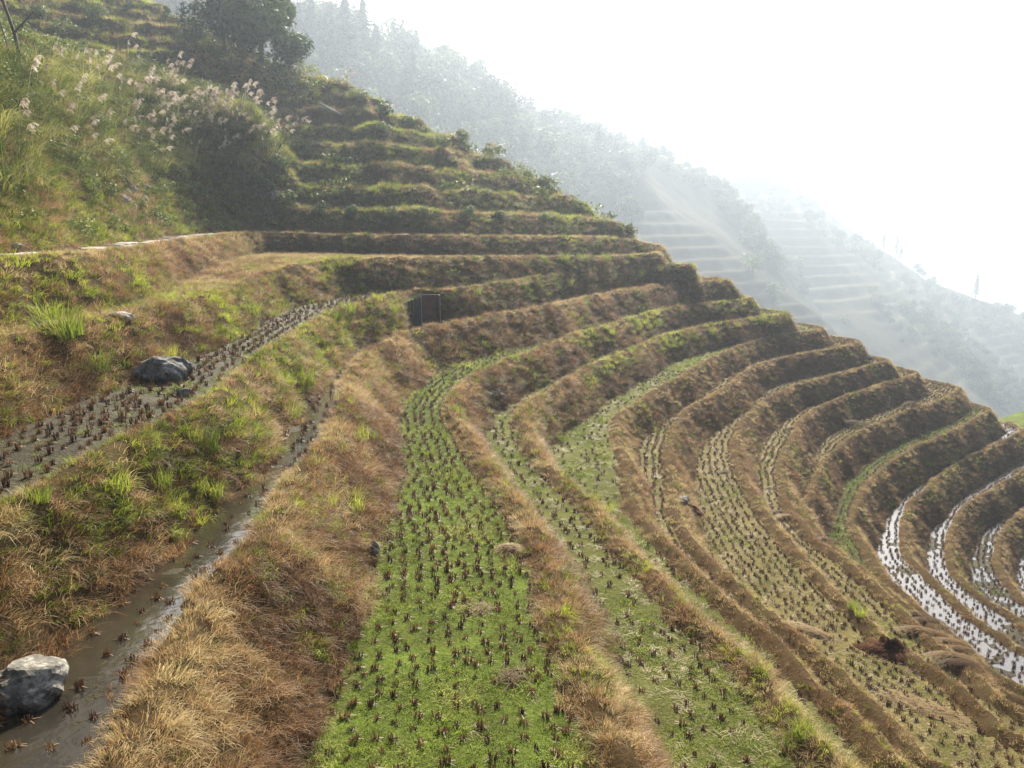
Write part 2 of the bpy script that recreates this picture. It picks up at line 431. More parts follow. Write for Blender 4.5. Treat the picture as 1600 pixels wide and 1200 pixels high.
for li, nme in enumerate(ORDER):
    f = LV[nme]['floor']
    if f == 'rough': continue
    qk = QUADS[fl_q == li]
    if not len(qk): continue
    nm = 'footpath' if f == 'path' else 'rice_paddy'
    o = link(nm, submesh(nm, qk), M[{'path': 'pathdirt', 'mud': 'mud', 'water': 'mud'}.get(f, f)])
    tag(o, FL_DESC[nme], kind='structure'); FLOOR_OBJ[nme] = o
    if f in ('mud', 'water'):
        # a flat sheet of water over the uneven mud; the mud stands out of it in places
        mk = (GL == li) & (GD > 0.1) & ~UPPER
        mq = (mk[:-1, :-1] & mk[1:, 1:] & mk[:-1, 1:] & mk[1:, :-1]).ravel()
        lev = {'W1': -0.045, 'W2': 0.035, 'W3': 0.018, 'W4': 0.010, 'W5': -0.005, 'W6': 0.02}[nme]
        w = link('paddy_water', submesh('paddy_water', QUADS[mq], LV[nme]['z'] + lev), M['water'])
        tag(w, 'shallow standing water on the ' + FL_DESC[nme], kind='structure')

# ------------------------------------------------------------------ valley ground and the far hills
VALLEY = -135.0
def ring_ground():
    V, F = [], []
    radii = [60, 150, 300, 600, 1200, 2200, 3500]
    n = 72
    for r in radii:
        for i in range(n):
            a = 2 * math.pi * i / n
            V.append((r * math.sin(a), r * math.cos(a) + 100, VALLEY + random.uniform(-1, 1) * min(r, 600) * 0.004))
    V.append((0, 100, VALLEY)); c = len(V) - 1
    for i in range(n): F.append((i, (i + 1) % n, c))
    for k in range(len(radii) - 1):
        for i in range(n):
            a, b = k * n + i, k * n + (i + 1) % n
            F.append((a, a + n, b + n, b))
    return mesh_from('valley_ground', V, F, True)
o = link('valley_ground', ring_ground(), M['farhill']); tag(o, 'scrubby valley floor far below the terraces', kind='structure')

HILLS = {}
def hill(name, label, ridge, down, run, slope, mat, step=0.0, seed=1, back=190, rough_amp=3.0, ns=260, nt_=150, far=1.6):
    """a hill hung from its ridge line: the near face runs down towards the valley, the far side falls away"""
    R = np.array([tuple(at_depth(r[0], r[1], r[2] * far)) for r in ridge])
    d = np.r_[0, np.cumsum(np.linalg.norm(np.diff(R, axis=0), axis=1))]
    s = np.linspace(0, d[-1], ns)
    R = np.stack([np.interp(s, d, R[:, i]) for i in range(3)], 1)
    for _ in range(4): R[1:-1] = .25 * R[:-2] + .5 * R[1:-1] + .25 * R[2:]
    dn = np.array(down, float); dn /= np.linalg.norm(dn)
    t = np.r_[-np.linspace(back, 4, 16), np.linspace(0, run, nt_)]
    V = np.zeros((len(t), ns, 3))
    for i, tt in enumerate(t):
        x = R[:, 0] + dn[0] * tt; y = R[:, 1] + dn[1] * tt
        z = R[:, 2] - slope * abs(tt) * (1.0 if tt > 0 else 0.7)
        fade = min(abs(tt) / 25.0, 1)
        z = z + (fbm(x * 0.015, y * 0.015, seed) - 0.5) * rough_amp * 5 * fade + (fbm(x * 0.11, y * 0.11, seed + 3) - 0.5) * rough_amp * 0.7
        if step:
            zz = z + (fbm(x * 0.012, y * 0.012, seed + 9) - .5) * 6
            qz = zz / step; fz = qz - np.floor(qz)
            mk = sstep(0.35, 0.5, fbm(x * 0.012, y * 0.012, seed + 5)) * fade
            st_ = step * (np.floor(qz) + np.clip((fz - 0.45) / 0.55, 0, 1)) - (zz - z)
            z = z * (1 - mk) + st_ * mk
        V[i, :, 0] = x; V[i, :, 1] = y; V[i, :, 2] = np.maximum(z, VALLEY - 2)
    ii = np.arange(len(t) * ns).reshape(len(t), ns)
    Q = np.stack([ii[:-1, :-1], ii[1:, :-1], ii[1:, 1:], ii[:-1, 1:]], -1).reshape(-1, 4)
    o = link(name, mesh_from(name, V.reshape(-1, 3), Q, True), mat)
    tag(o, label, kind='structure')
    HILLS[label] = V
    return V

HA = hill('hill', 'hazy wooded hill rising behind the terraced spur',
     [(120,-190,120),(300,-70,135),(430,-8,150),(520,28,160),(600,66,168),(680,88,178),(745,114,188),(800,158,200),(900,190,215),(1000,230,232),(1060,257,242),(1105,275,250),(1150,345,258),(1205,402,262),(1290,464,268),(1420,474,276),(1470,512,280),(1530,592,288),(1570,650,292)],
     (0.28, -1), 240, 0.62, M['farhill'], step=4.2, seed=41, nt_=240)
HB = hill('hill', 'distant hazy hill lined with pale terraces from top to foot',
     [(1000,330,395),(1060,300,400),(1115,273,405),(1160,270,412),(1200,276,418),(1250,302,425),(1300,337,432),(1350,374,440),(1400,404,446),(1450,440,452),(1520,464,458),(1600,494,464),(1720,545,470)],
     (0.12, -1), 360, 0.52, M['farterrace'], step=5.0, seed=77, rough_amp=2.0, far=1.27, nt_=230)

# ------------------------------------------------------------------ haze
def haze_box():
    x0, x1, y0, y1, z0, z1 = -3700, 3700, -3700, 3900, VALLEY - 8, 112.0
    V = [(x, y, z) for z in (z0, z1) for y in (y0, y1) for x in (x0, x1)]
    F = [(0, 2, 3, 1), (4, 5, 7, 6), (0, 1, 5, 4), (2, 6, 7, 3), (0, 4, 6, 2), (1, 3, 7, 5)]
    m = bpy.data.materials.new('haze'); m.use_nodes = True; t = m.node_tree
    for n in list(t.nodes): t.nodes.remove(n)
    out = t.nodes.new('ShaderNodeOutputMaterial')
    v = t.nodes.new('ShaderNodeVolumePrincipled')
    v.inputs['Color'].default_value = (0.70, 0.83, 1.0, 1)
    v.inputs['Density'].default_value = HAZE
    v.inputs['Anisotropy'].default_value = 0.55
    t.links.new(v.outputs[0], out.inputs['Volume'])
    o = link('haze', mesh_from('haze', V, F), m)
    tag(o, 'bright backlit morning haze filling the valley', 'haze', kind='stuff')
HAZE = 0.00085
haze_box()

# ------------------------------------------------------------------ placing things on the ground
def ray(px, py):
    x = (px - 800) / FPX; y = (600 - py) / FPX
    return np.array([x, CT + y * ST, -ST + y * CT])

def hit(px, py):
    """where the view through a photo pixel meets the near hillside"""
    d = ray(px, py); t = np.arange(3.5, 125, 0.06)
    P = t[:, None] * d[None]
    under = P[:, 2] <= look(P[:, 0], P[:, 1], GZ)
    i = int(np.argmax(under)) if under.any() else len(t) - 1
    p = P[i]
    return Vector((p[0], p[1], zat(p[0], p[1])))

def pix(P):
    P = np.asarray(P, float)
    yc = P[..., 1] * CT - P[..., 2] * ST; zc = P[..., 1] * ST + P[..., 2] * CT
    return np.stack([800 + FPX * P[..., 0] / yc, 600 - FPX * zc / yc], -1)

# ------------------------------------------------------------------ blades, tufts and scattering
def add_var(me, var, per):
    a = me.attributes.new('var', 'FLOAT', 'POINT')
    a.data.foreach_set('value', np.repeat(np.asarray(var, np.float32), per))

def tuft(name, n, h, spread, droop, width, mat, lean=0.0, segs=3, hvar=0.45, seed=0, out=0.5):
    r = np.random.default_rng(seed)
    V, F, var = [], [], []
    for b in range(n):
        a = r.uniform(0, 2 * math.pi); rr = spread * math.sqrt(r.uniform())
        bx, by = rr * math.cos(a), rr * math.sin(a)
        hh = h * (1 - hvar * r.uniform())
        da = a + r.normal(0, 0.9)
        dirx = math.cos(da) * out + lean; diry = math.sin(da) * out
        dr = droop * r.uniform(0.5, 1.5)
        px_, py_ = -diry, dirx
        l = math.hypot(px_, py_) + 1e-6; px_ /= l; py_ /= l
        if r.uniform() < .5:
            th = r.uniform(0, math.pi); px_, py_ = math.cos(th), math.sin(th)
        base = len(V)
        for s in range(segs + 1):
            t = s / segs
            k = t * 0.35 + t * t * dr
            x = bx + dirx * hh * k; y = by + diry * hh * k
            z = hh * (t - 0.42 * dr * t * t * (0.4 + t)) - 0.03
            w = width * 0.5 * (1 - 0.85 * t) 
            V.append((x - px_ * w, y - py_ * w, z)); V.append((x + px_ * w, y + py_ * w, z))
        for s in range(segs):
            q = base + 2 * s
            F.append((q, q + 1, q + 3, q + 2))
        var.append(r.uniform())
    me = mesh_from(name, V, np.array(F))
    add_var(me, var, 2 * (segs + 1)); me.materials.append(mat)
    return me

def leafy(name, n, rx, rz, leaf, mat, seed=0, lumps=5, base=0.0):
    """leaf-sized faces in clumps through a crown"""
    r = np.random.default_rng(seed)
    C = r.normal(0, 0.42, (lumps, 3)) * (rx, rx, rz * 0.8); C[:, 2] += rz + base
    R = r.uniform(0.35, 0.62, lumps)
    k = r.integers(0, lumps, n)
    d = r.normal(0, 1, (n, 3)); d /= np.linalg.norm(d, axis=1)[:, None]
    P = C[k] + d * (R[k] * r.uniform(0.55, 1.05, n) ** 0.6)[:, None] * (rx, rx, rz)
    nrm = d + r.normal(0, 0.7, (n, 3)); nrm[:, 2] += 0.4; nrm /= np.linalg.norm(nrm, axis=1)[:, None]
    u = np.cross(nrm, r.normal(0, 1, (n, 3))); u /= np.linalg.norm(u, axis=1)[:, None] + 1e-9
    v = np.cross(nrm, u)
    s = leaf * r.uniform(0.6, 1.3, n)[:, None]
    V = np.stack([P - u * s, P - v * s * 0.45 + nrm * s * .1, P + u * s, P + v * s * 0.45 + nrm * s * .1], 1).reshape(-1, 3)
    me = mesh_from(name, V, np.arange(4 * n).reshape(-1, 4))
    add_var(me, r.uniform(0, 1, n), 4); me.materials.append(mat)
    return me

def scatter(name, label, cat, pts, rot, scl, idx, tint, variants):
    """one body of uncountable growth: tufts set on points"""
    lib = bpy.data.collections.new(name + '_tufts')
    for i, me in enumerate(variants):
        lib.objects.link(bpy.data.objects.new('%s_tuft_%02d' % (name, i), me))
    me = bpy.data.meshes.new(name)
    me.vertices.add(len(pts)); me.vertices.foreach_set('co', np.asarray(pts, np.float32).ravel())
    for nm, ty, dat, key in (('rot', 'FLOAT_VECTOR', rot, 'vector'), ('scl', 'FLOAT', scl, 'value'), ('idx', 'INT', idx, 'value'), ('tint', 'FLOAT', tint, 'value')):
        a = me.attributes.new(nm, ty, 'POINT')
        a.data.foreach_set(key, np.asarray(dat, np.int32 if ty == 'INT' else np.float32).ravel())
    o = link(name, me); tag(o, label, cat, kind='stuff')
    g = bpy.data.node_groups.new(name, 'GeometryNodeTree')
    g.interface.new_socket('Geometry', in_out='INPUT', socket_type='NodeSocketGeometry')
    g.interface.new_socket('Geometry', in_out='OUTPUT', socket_type='NodeSocketGeometry')
    gi = g.nodes.new('NodeGroupInput'); go = g.nodes.new('NodeGroupOutput')
    ci = g.nodes.new('GeometryNodeCollectionInfo'); ci.inputs[0].default_value = lib
    ci.inputs['Separate Children'].default_value = True; ci.inputs['Reset Children'].default_value = True
    ip = g.nodes.new('GeometryNodeInstanceOnPoints'); ip.inputs['Pick Instance'].default_value = True
    def na(nm, ty):
        n = g.nodes.new('GeometryNodeInputNamedAttribute'); n.data_type = ty; n.inputs['Name'].default_value = nm
        return n.outputs['Attribute']
    er = g.nodes.new('FunctionNodeEulerToRotation')
    g.links.new(na('rot', 'FLOAT_VECTOR'), er.inputs[0])
    g.links.new(gi.outputs[0], ip.inputs['Points']); g.links.new(ci.outputs[0], ip.inputs['Instance'])
    g.links.new(na('idx', 'INT'), ip.inputs['Instance Index']); g.links.new(er.outputs[0], ip.inputs['Rotation'])
    g.links.new(na('scl', 'FLOAT'), ip.inputs['Scale'])
    g.links.new(ip.outputs[0], go.inputs[0])
    md = o.modifiers.new('tufts', 'NODES'); md.node_group = g
    return o

# per-quad data of the hillside
QC = VERT[QUADS].mean(1)
_e1 = VERT[QUADS[:, 2]] - VERT[QUADS[:, 0]]; _e2 = VERT[QUADS[:, 3]] - VERT[QUADS[:, 1]]
QN = np.cross(_e1, _e2) * 0.5; QA = np.linalg.norm(QN, axis=1); QN /= QA[:, None]
QDIST = np.linalg.norm(QC, axis=1)
QLEV = np.minimum(np.minimum(GL[:-1, :-1], GL[1:, 1:]), np.minimum(GL[:-1, 1:], GL[1:, :-1])).ravel()
QLEVMAX = np.maximum(np.maximum(GL[:-1, :-1], GL[1:, 1:]), np.maximum(GL[:-1, 1:], GL[1:, :-1])).ravel()
QGD = GD[:-1, :-1].ravel(); QPU = PU[:-1, :-1].ravel(); QUP = UPPER[:-1, :-1].ravel()
QVIEW = in_view(QC)
# banks that face away behind the spur are never seen: keep them only roughly
def sample(dens, sel):
    """random points on selected quads, dens per square metre of surface"""
    n = rng.poisson(np.where(sel & QVIEW, QA * dens, 0))
    q = np.repeat(np.arange(len(QUADS)), n)
    u = rng.uniform(0, 1, (len(q), 2)); C = VERT[QUADS[q]]
    P = (C[:, 0] * ((1 - u[:, :1]) * (1 - u[:, 1:])) + C[:, 1] * (u[:, :1] * (1 - u[:, 1:])) + C[:, 2] * (u[:, :1] * u[:, 1:]) + C[:, 3] * ((1 - u[:, :1]) * u[:, 1:]))
    return P, q

def down_rot(q, tilt, jit=0.7):
    nx, ny, nz = QN[q].T
    slope = np.hypot(nx, ny)
    phi = np.where(slope > 0.15, np.arctan2(ny, nx) + rng.normal(0, jit, len(q)), rng.uniform(0, 6.283, len(q)))
    return np.stack([rng.normal(0, 0.15, len(q)), np.clip(tilt * slope + rng.normal(0, 0.15, len(q)), -.5, 1.2), phi], 1)

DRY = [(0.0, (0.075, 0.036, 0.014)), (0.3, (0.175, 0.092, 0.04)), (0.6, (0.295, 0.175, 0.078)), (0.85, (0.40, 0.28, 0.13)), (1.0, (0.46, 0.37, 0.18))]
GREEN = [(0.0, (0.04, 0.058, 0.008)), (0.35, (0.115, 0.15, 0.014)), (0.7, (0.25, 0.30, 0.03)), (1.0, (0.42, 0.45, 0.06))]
M['drygrass'] = leaf_mat('dry_grass', DRY, 0.45)
M['greengrass'] = leaf_mat('green_grass', GREEN, 0.5)
M['shortgreen'] = leaf_mat('short_green', [(0.0, (0.06, 0.075, 0.012)), (0.4, (0.13, 0.185, 0.02)), (0.8, (0.24, 0.30, 0.04)), (1.0, (0.36, 0.36, 0.11))], 0.5)
M['straw'] = leaf_mat('straw', [(0.0, (0.075, 0.04, 0.018)), (0.5, (0.15, 0.09, 0.04)), (1.0, (0.27, 0.19, 0.095))], 0.2, obj_rand=True)
M['strawlitter'] = leaf_mat('straw_litter', [(0.0, (0.10, 0.06, 0.025)), (0.5, (0.20, 0.14, 0.06)), (1.0, (0.33, 0.25, 0.13))], 0.25)
M['stubble'] = leaf_mat('rice_stubble', [(0.0, (0.045, 0.022, 0.013)), (0.5, (0.10, 0.052, 0.028)), (1.0, (0.18, 0.11, 0.05))], 0.2, obj_rand=True)
M['leaf'] = leaf_mat('shrub_leaves', [(0.0, (0.03, 0.05, 0.010)), (0.5, (0.08, 0.12, 0.02)), (1.0, (0.19, 0.21, 0.04))], 0.42)
M['leafo'] = leaf_mat('tree_leaves', [(0.0, (0.02, 0.04, 0.014)), (0.5, (0.045, 0.08, 0.024)), (1.0, (0.10, 0.14, 0.04))], 0.3, obj_rand=True, spec=0.06)
M['clump'] = leaf_mat('grass_clump_leaves', [(0.0, (0.07, 0.10, 0.015)), (0.5, (0.20, 0.26, 0.035)), (1.0, (0.42, 0.44, 0.08))], 0.45, obj_rand=True)
M['silverleaf'] = leaf_mat('silver_grass_leaves', [(0.0, (0.03, 0.045, 0.01)), (0.5, (0.11, 0.14, 0.022)), (1.0, (0.36, 0.34, 0.10))], 0.5, obj_rand=True)
M['plume'] = leaf_mat('silver_grass_plume', [(0.0, (0.28, 0.22, 0.165)), (0.5, (0.42, 0.355, 0.285)), (1.0, (0.58, 0.51, 0.43))], 0.55, obj_rand=True)
M['bark'] = plain('bark', (0.055, 0.04, 0.03), 0.9, (0.10, 0.08, 0.06), 20, 0.6)

dryT = [tuft('dry_tuft', 44, 0.27, 0.15, 0.75, 0.0075, M['drygrass'], lean=0.35, seed=i) for i in range(5)]
dryS = [tuft('dry_short_tuft', 40, 0.15, 0.13, 0.6, 0.0075, M['drygrass'], lean=0.3, seed=20 + i) for i in range(4)]
seedT = [tuft('seed_tuft', 22, 0.38, 0.13, 0.55, 0.006, M['drygrass'], lean=0.2, seed=30 + i) for i in range(3)]
greenT = [tuft('green_tuft', 32, 0.30, 0.11, 0.75, 0.011, M['greengrass'], lean=0.15, seed=40 + i) for i in range(5)]
DRYV = dryT + dryS + seedT                       # index 0-4, 5-8, 9-11

# ------------------------------------------------------------------ grass on the banks
lowq = np.isin(QLEVMAX, [ORDER.index(n) for n in ('R2','R3','R4','R5','R6','R7','W3','W4','W5','W6','W7')])
floor_q = (fl_q >= 0) & ~np.isin(fl_q, rough_levels)
path_q = (fl_q == 0) | (QUP & (QPU < 1.5))
bankq = (~floor_q) & ~path_q
dens = 88.0 * np.minimum(1, (9.5 / QDIST) ** 0.92)
dens = np.where(QUP & (QPU > 12), np.minimum(dens, 9.0), dens)
P, q = sample(dens, bankq & (QDIST < 100))
bare = fbm(P[:, 0] * 1.3, P[:, 1] * 1.3 + P[:, 2] * 1.1, 57, 3)           # slumps and worn places where the soil shows
kp = rng.uniform(0, 1, len(P)) > 0.5 * sstep(0.60, 0.72, bare) * np.where(np.linalg.norm(P, axis=1) < 22, 1, .5)
P, q = P[kp], q[kp]
d = np.linalg.norm(P, axis=1)
lev = QLEVMAX[q]; up = QUP[q]
gn = fbm(P[:, 0] * 0.55, P[:, 1] * 0.55, 51) * 0.75 + 0.25 * fbm(P[:, 0] * 2.2, P[:, 1] * 2.2, 53)
base = np.full(len(P), 0.20)
base[lev == ORDER.index('S')] = 0.36
base[lev == ORDER.index('P')] = 0.30
base[lev == ORDER.index('W1')] = 0.52
base[lev == ORDER.index('W2')] = 0.12
base[(lev == ORDER.index('G')) & (P[:, 1] > 24)] = 0.22
base[lev == ORDER.index('R1')] = 0.22
base[lowq[q]] = 0.10
base[up] = 0.50
hump_q = up & (look(P[:, 0], P[:, 1], left) > 0.3) & (QPU[q] < 12)
base[hump_q] = 0.5
# the right-hand, far arms of the upper banks carry a green fringe on top
fringe = np.isin(lev, [ORDER.index(n) for n in ('W1', 'G', 'R1')]) & (P[:, 0] > 3) & (P[:, 1] > 30) & (QGD[q] > -0.45)
base[fringe] = 0.6
isg = rng.uniform(0, 1, len(P)) < np.clip(base + (gn - 0.5) * 1.5, 0.02, 0.95)
big = np.interp(d, [8, 20, 45, 90], [0.92, 1.1, 1.35, 2.3])
tn = fbm(P[:, 0] * 1.1, P[:, 1] * 1.1, 61, 4)
tint = np.clip(0.44 + (tn - 0.5) * 1.5 + (QGD[q] > -0.16) * 0.24 - (QGD[q] < -0.5) * 0.06 + lowq[q] * 0.09 + rng.normal(0, 0.06, len(P)), 0, 1)  # rim light along the lips put into a paler tint; feet slightly darker
k = ~isg
low = lowq[q]
ix = np.where(low, rng.integers(5, 9, len(P)), np.where(rng.uniform(0, 1, len(P)) < 0.16, rng.integers(9, 12, len(P)), rng.integers(0, 5, len(P))))
nearlip = (QGD[q] > -0.05)
sc = big * rng.uniform(0.65, 1.15, len(P)) * np.where(nearlip & ~up, 0.72, 1.0)
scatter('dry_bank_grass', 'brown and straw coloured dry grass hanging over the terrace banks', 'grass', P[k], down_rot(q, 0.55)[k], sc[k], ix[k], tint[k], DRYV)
k = isg
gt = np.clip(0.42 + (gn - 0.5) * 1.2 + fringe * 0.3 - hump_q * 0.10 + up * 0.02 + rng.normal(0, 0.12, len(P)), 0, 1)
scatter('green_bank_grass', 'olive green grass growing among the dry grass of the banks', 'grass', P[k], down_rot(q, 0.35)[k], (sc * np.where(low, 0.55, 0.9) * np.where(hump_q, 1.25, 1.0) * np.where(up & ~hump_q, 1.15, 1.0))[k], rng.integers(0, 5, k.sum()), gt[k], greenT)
print('bank tufts', len(P))

# ------------------------------------------------------------------ low growth on the paddy floors
coverT = [tuft('cover_tuft', 30, 0.10, 0.10, 0.8, 0.009, M['shortgreen'], seed=60 + i, segs=2, out=0.8) for i in range(4)]
G_, R1_, R2_, R4_, R7_ = [ORDER.index(n) for n in ('G', 'R1', 'R2', 'R4', 'R7')]
dn = 230.0 * np.minimum(1, (9.0 / QDIST) ** 1.05)
P1, q1 = sample(dn, fl_q == G_)
gm = fbm(P1[:, 0] * 1.6, P1[:, 1] * 1.6, 71)
keep = rng.uniform(0, 1, len(P1)) < np.clip(1.7 * gm + 0.05, 0.25, 1); P1, q1, gm = P1[keep], q1[keep], gm[keep]
P2, q2 = sample(dn * 0.55, np.isin(fl_q, [R1_, R2_, R7_]))
gm2 = fbm(P2[:, 0] * 1.1, P2[:, 1] * 1.1, 73); keep = gm2 > 0.46; P2, q2, gm2 = P2[keep], q2[keep], gm2[keep]
P3, q3 = sample(dn * 0.3, np.isin(fl_q, [ORDER.index(n) for n in ('R3', 'R4', 'R5', 'R6', 'R7', 'W1', 'W5')]))
gm3 = fbm(P3[:, 0] * 1.1, P3[:, 1] * 1.1, 74); keep = gm3 > 0.55; P3, q3, gm3 = P3[keep], q3[keep], gm3[keep] - 0.2
PA = np.vstack([P1, P2, P3]); gm = np.r_[gm, gm2, gm3]
dA = np.linalg.norm(PA, axis=1)
scatter('paddy_ground_cover', 'short green weeds and grass carpeting the paddy floors', 'grass', PA, np.c_[rng.normal(0, .15, (len(PA), 2)), rng.uniform(0, 6.28, len(PA))],
        np.interp(dA, [8, 40], [0.8, 1.9]) * rng.uniform(0.5, 1.25, len(PA)) * np.clip(0.3 + 1.5 * gm, .5, 1.6), rng.integers(0, 4, len(PA)), np.clip(0.45 + (gm - 0.5) * 1.6, 0, 1), coverT)
print('cover', len(PA))

def litter(name, n, size, mat, seed):
    r = np.random.default_rng(seed); V, F = [], []
    for i in range(n):
        a = r.uniform(0, math.pi); l = size * r.uniform(.4, 1); x, y = r.normal(0, size * .45, 2); w = 0.0022
        z = 0.012 + 0.02 * r.uniform(); tl = r.normal(0, 0.08) * l; b = len(V)
        c, s = math.cos(a), math.sin(a)
        V += [(x - c * l / 2 - s * w, y - s * l / 2 + c * w, z - tl), (x - c * l / 2 + s * w, y - s * l / 2 - c * w, z - tl), (x + c * l / 2 + s * w, y + s * l / 2 - c * w, z + tl), (x + c * l / 2 - s * w, y + s * l / 2 + c * w, z + tl)]
        F.append((b, b + 1, b + 2, b + 3))
    me = mesh_from(name, V, np.array(F)); add_var(me, r.uniform(0, 1, n), 4); me.materials.append(mat); return me
litT = [litter('straw_litter', 10, 0.15, M['strawlitter'], 80 + i) for i in range(4)]
dry_f = np.isin(fl_q, [ORDER.index(n) for n in ('R1', 'R2', 'R3', 'R4', 'R5', 'R6')])
P1, q1 = sample(np.where(dry_f, 14.0, 0.5) * np.minimum(1, 12 / QDIST), dry_f | (fl_q == G_) )
scatter('straw_litter', 'scattered bits of pale straw lying on the paddy floors', 'straw', P1, np.c_[np.zeros((len(P1), 2)), rng.uniform(0, 6.28, len(P1))],
        np.interp(np.linalg.norm(P1, axis=1), [8, 40], [0.9, 1.7]) * rng.uniform(.6, 1.2, len(P1)), rng.integers(0, 4, len(P1)), rng.uniform(0.2, 0.9, len(P1)), litT)

# ------------------------------------------------------------------ rice stubble in rows
def stubble_mesh(seed):
    r = np.random.default_rng(seed); V, F, var = [], [], []
    n = 17
    for i in range(n):
        a = r.uniform(0, 6.28); rr = 0.042 * math.sqrt(r.uniform()); x, y = rr * math.cos(a), rr * math.sin(a)
        h = r.uniform(0.04, 0.085); ox, oy = x * 0.35 + r.normal(0, .008), y * 0.35 + r.normal(0, .008)
        th = r.uniform(0, math.pi); w = r.uniform(0.005, 0.009); c, s = math.cos(th) * w, math.sin(th) * w; b = len(V)
        V += [(x - c, y - s, -0.02), (x + c, y + s, -0.02), (x + ox + c * .7, y + oy + s * .7, h), (x + ox - c * .7, y + oy - s * .7, h)]
        F.append((b, b + 1, b + 2, b + 3)); var.append(r.uniform())
    for i in range(5):                                     # bent dead leaves at the foot
        a = r.uniform(0, 6.28); c, s = math.cos(a), math.sin(a); l = r.uniform(.06, .11); b = len(V)
        V += [(c * .02 - s * .006, s * .02 + c * .006, .03), (c * .02 + s * .006, s * .02 - c * .006, .03), (c * l + s * .004, s * l - c * .004, .012), (c * l - s * .004, s * l + c * .004, .012)]
        F.append((b, b + 1, b + 2, b + 3)); var.append(r.uniform(.1, .7))
    me = mesh_from('rice_stubble', V, np.array(F)); add_var(me, var, 4); me.materials.append(M['stubble']); return me
stubT = [stubble_mesh(90 + i) for i in range(6)]
SP, SL = [], []
for nme, ds, da, drop in (('W1', .27, .27, .12), ('W2', .27, .27, .18), ('G', .22, .215, .08), ('R1', .25, .24, .3), ('R2', .26, .26, .5), ('R3', .25, .17, .04), ('R4', .255, .20, .04), ('R5', .25, .18, .05), ('R6', .25, .18, .06), ('R7', .26, .24, .2), ('W3', .30, .22, .08), ('W4', .30, .22, .08), ('W5', .26, .24, .05), ('W6', .27, .26, .06)):
    L = LV[nme]; li = ORDER.index(nme)
    C = L['P']; dd = np.r_[0, np.cumsum(np.hypot(*np.diff(C[:, :2], axis=0).T))]
    s = np.arange(0, dd[-1], da); c = np.stack([np.interp(s, dd, C[:, i]) for i in (0, 1)], 1)
    T = np.gradient(c, axis=0); T /= np.linalg.norm(T, axis=1)[:, None] + 1e-9
    for _ in range(12): T[1:-1] = .25 * T[:-2] + .5 * T[1:-1] + .25 * T[2:]
    Nn = np.stack([-T[:, 1], T[:, 0]], 1)                  # candidates for the uphill side
    mid = len(c) // 2
    if look(np.array([c[mid, 0] + Nn[mid, 0]]), np.array([c[mid, 1] + Nn[mid, 1]]), SD[nme])[0] < 0: Nn = -Nn
    for row in range(22):
        off = 0.36 + row * ds
        p = c + Nn * off + rng.normal(0, 0.035, c.shape) + T * (row % 2) * da * 0.5
        sdv = look(p[:, 0], p[:, 1], SD[nme])
        ok = (np.abs(sdv - off) < 0.11) & (look(p[:, 0], p[:, 1], fl_v, True) == li) & (rng.uniform(0, 1, len(p)) > drop)
        # keep clear of the foot of the bank above
        if li > 0:
            ok &= look(p[:, 0], p[:, 1], GZ) < L['z'] + 0.1
        z = np.where(LV[nme]['floor'] in ('mud', 'water'), np.maximum(look(p[:, 0], p[:, 1], GZ), L['z'] + .02), look(p[:, 0], p[:, 1], GZ))
        pp = np.c_[p, z][ok]
        SP.append(pp); SL += [nme] * len(pp)
SP = np.vstack(SP); SL = np.array(SL)
v = in_view(SP, 0.12); SP, SL = SP[v], SL[v]
print('stubble', len(SP))
dS = np.linalg.norm(SP, axis=1)
inframe = in_view(SP, -0.01)
order = np.argsort(np.where(inframe, dS, 1e3))
ind = order[:300]
S_LAB = {'W1': 'dark rice stubble tuft standing in the muddy paddy below the boulder', 'W2': 'dark rice stubble tuft standing in shallow water beside the lush green paddy', 'G': 'dark rice stubble tuft in the lush green paddy',
         'R1': 'rice stubble tuft in the weedy paddy just below the lush green one', 'R2': 'rice stubble tuft in the paddy two steps below the lush green one', 'R3': 'rice stubble tuft in a narrow dry paddy'}
for i in ind:
    o = link('rice_stubble', stubT[int(rng.integers(6))], None, None, SP[i], (rng.normal(0, .06), rng.normal(0, .06), rng.uniform(0, 6.28)), rng.uniform(0.65, 1.1))
    tag(o, S_LAB[SL[i]], 'rice stubble', {'W1': 'stubble in the muddy paddy', 'W2': 'stubble in the flooded paddy', 'G': 'stubble in the lush green paddy'}.get(SL[i], 'stubble in the lower paddies'))
rest = order[300:]
scatter('rice_stubble_rows', 'rows of cut rice stubble covering the farther paddies', 'rice stubble', SP[rest], np.c_[rng.normal(0, .06, (len(rest), 2)), rng.uniform(0, 6.28, len(rest))],
        rng.uniform(0.8, 1.2, len(rest)) * np.interp(dS[rest], [10, 40], [1.0, 1.1]), rng.integers(0, 6, len(rest)), rng.uniform(0, 1, len(rest)), stubT)

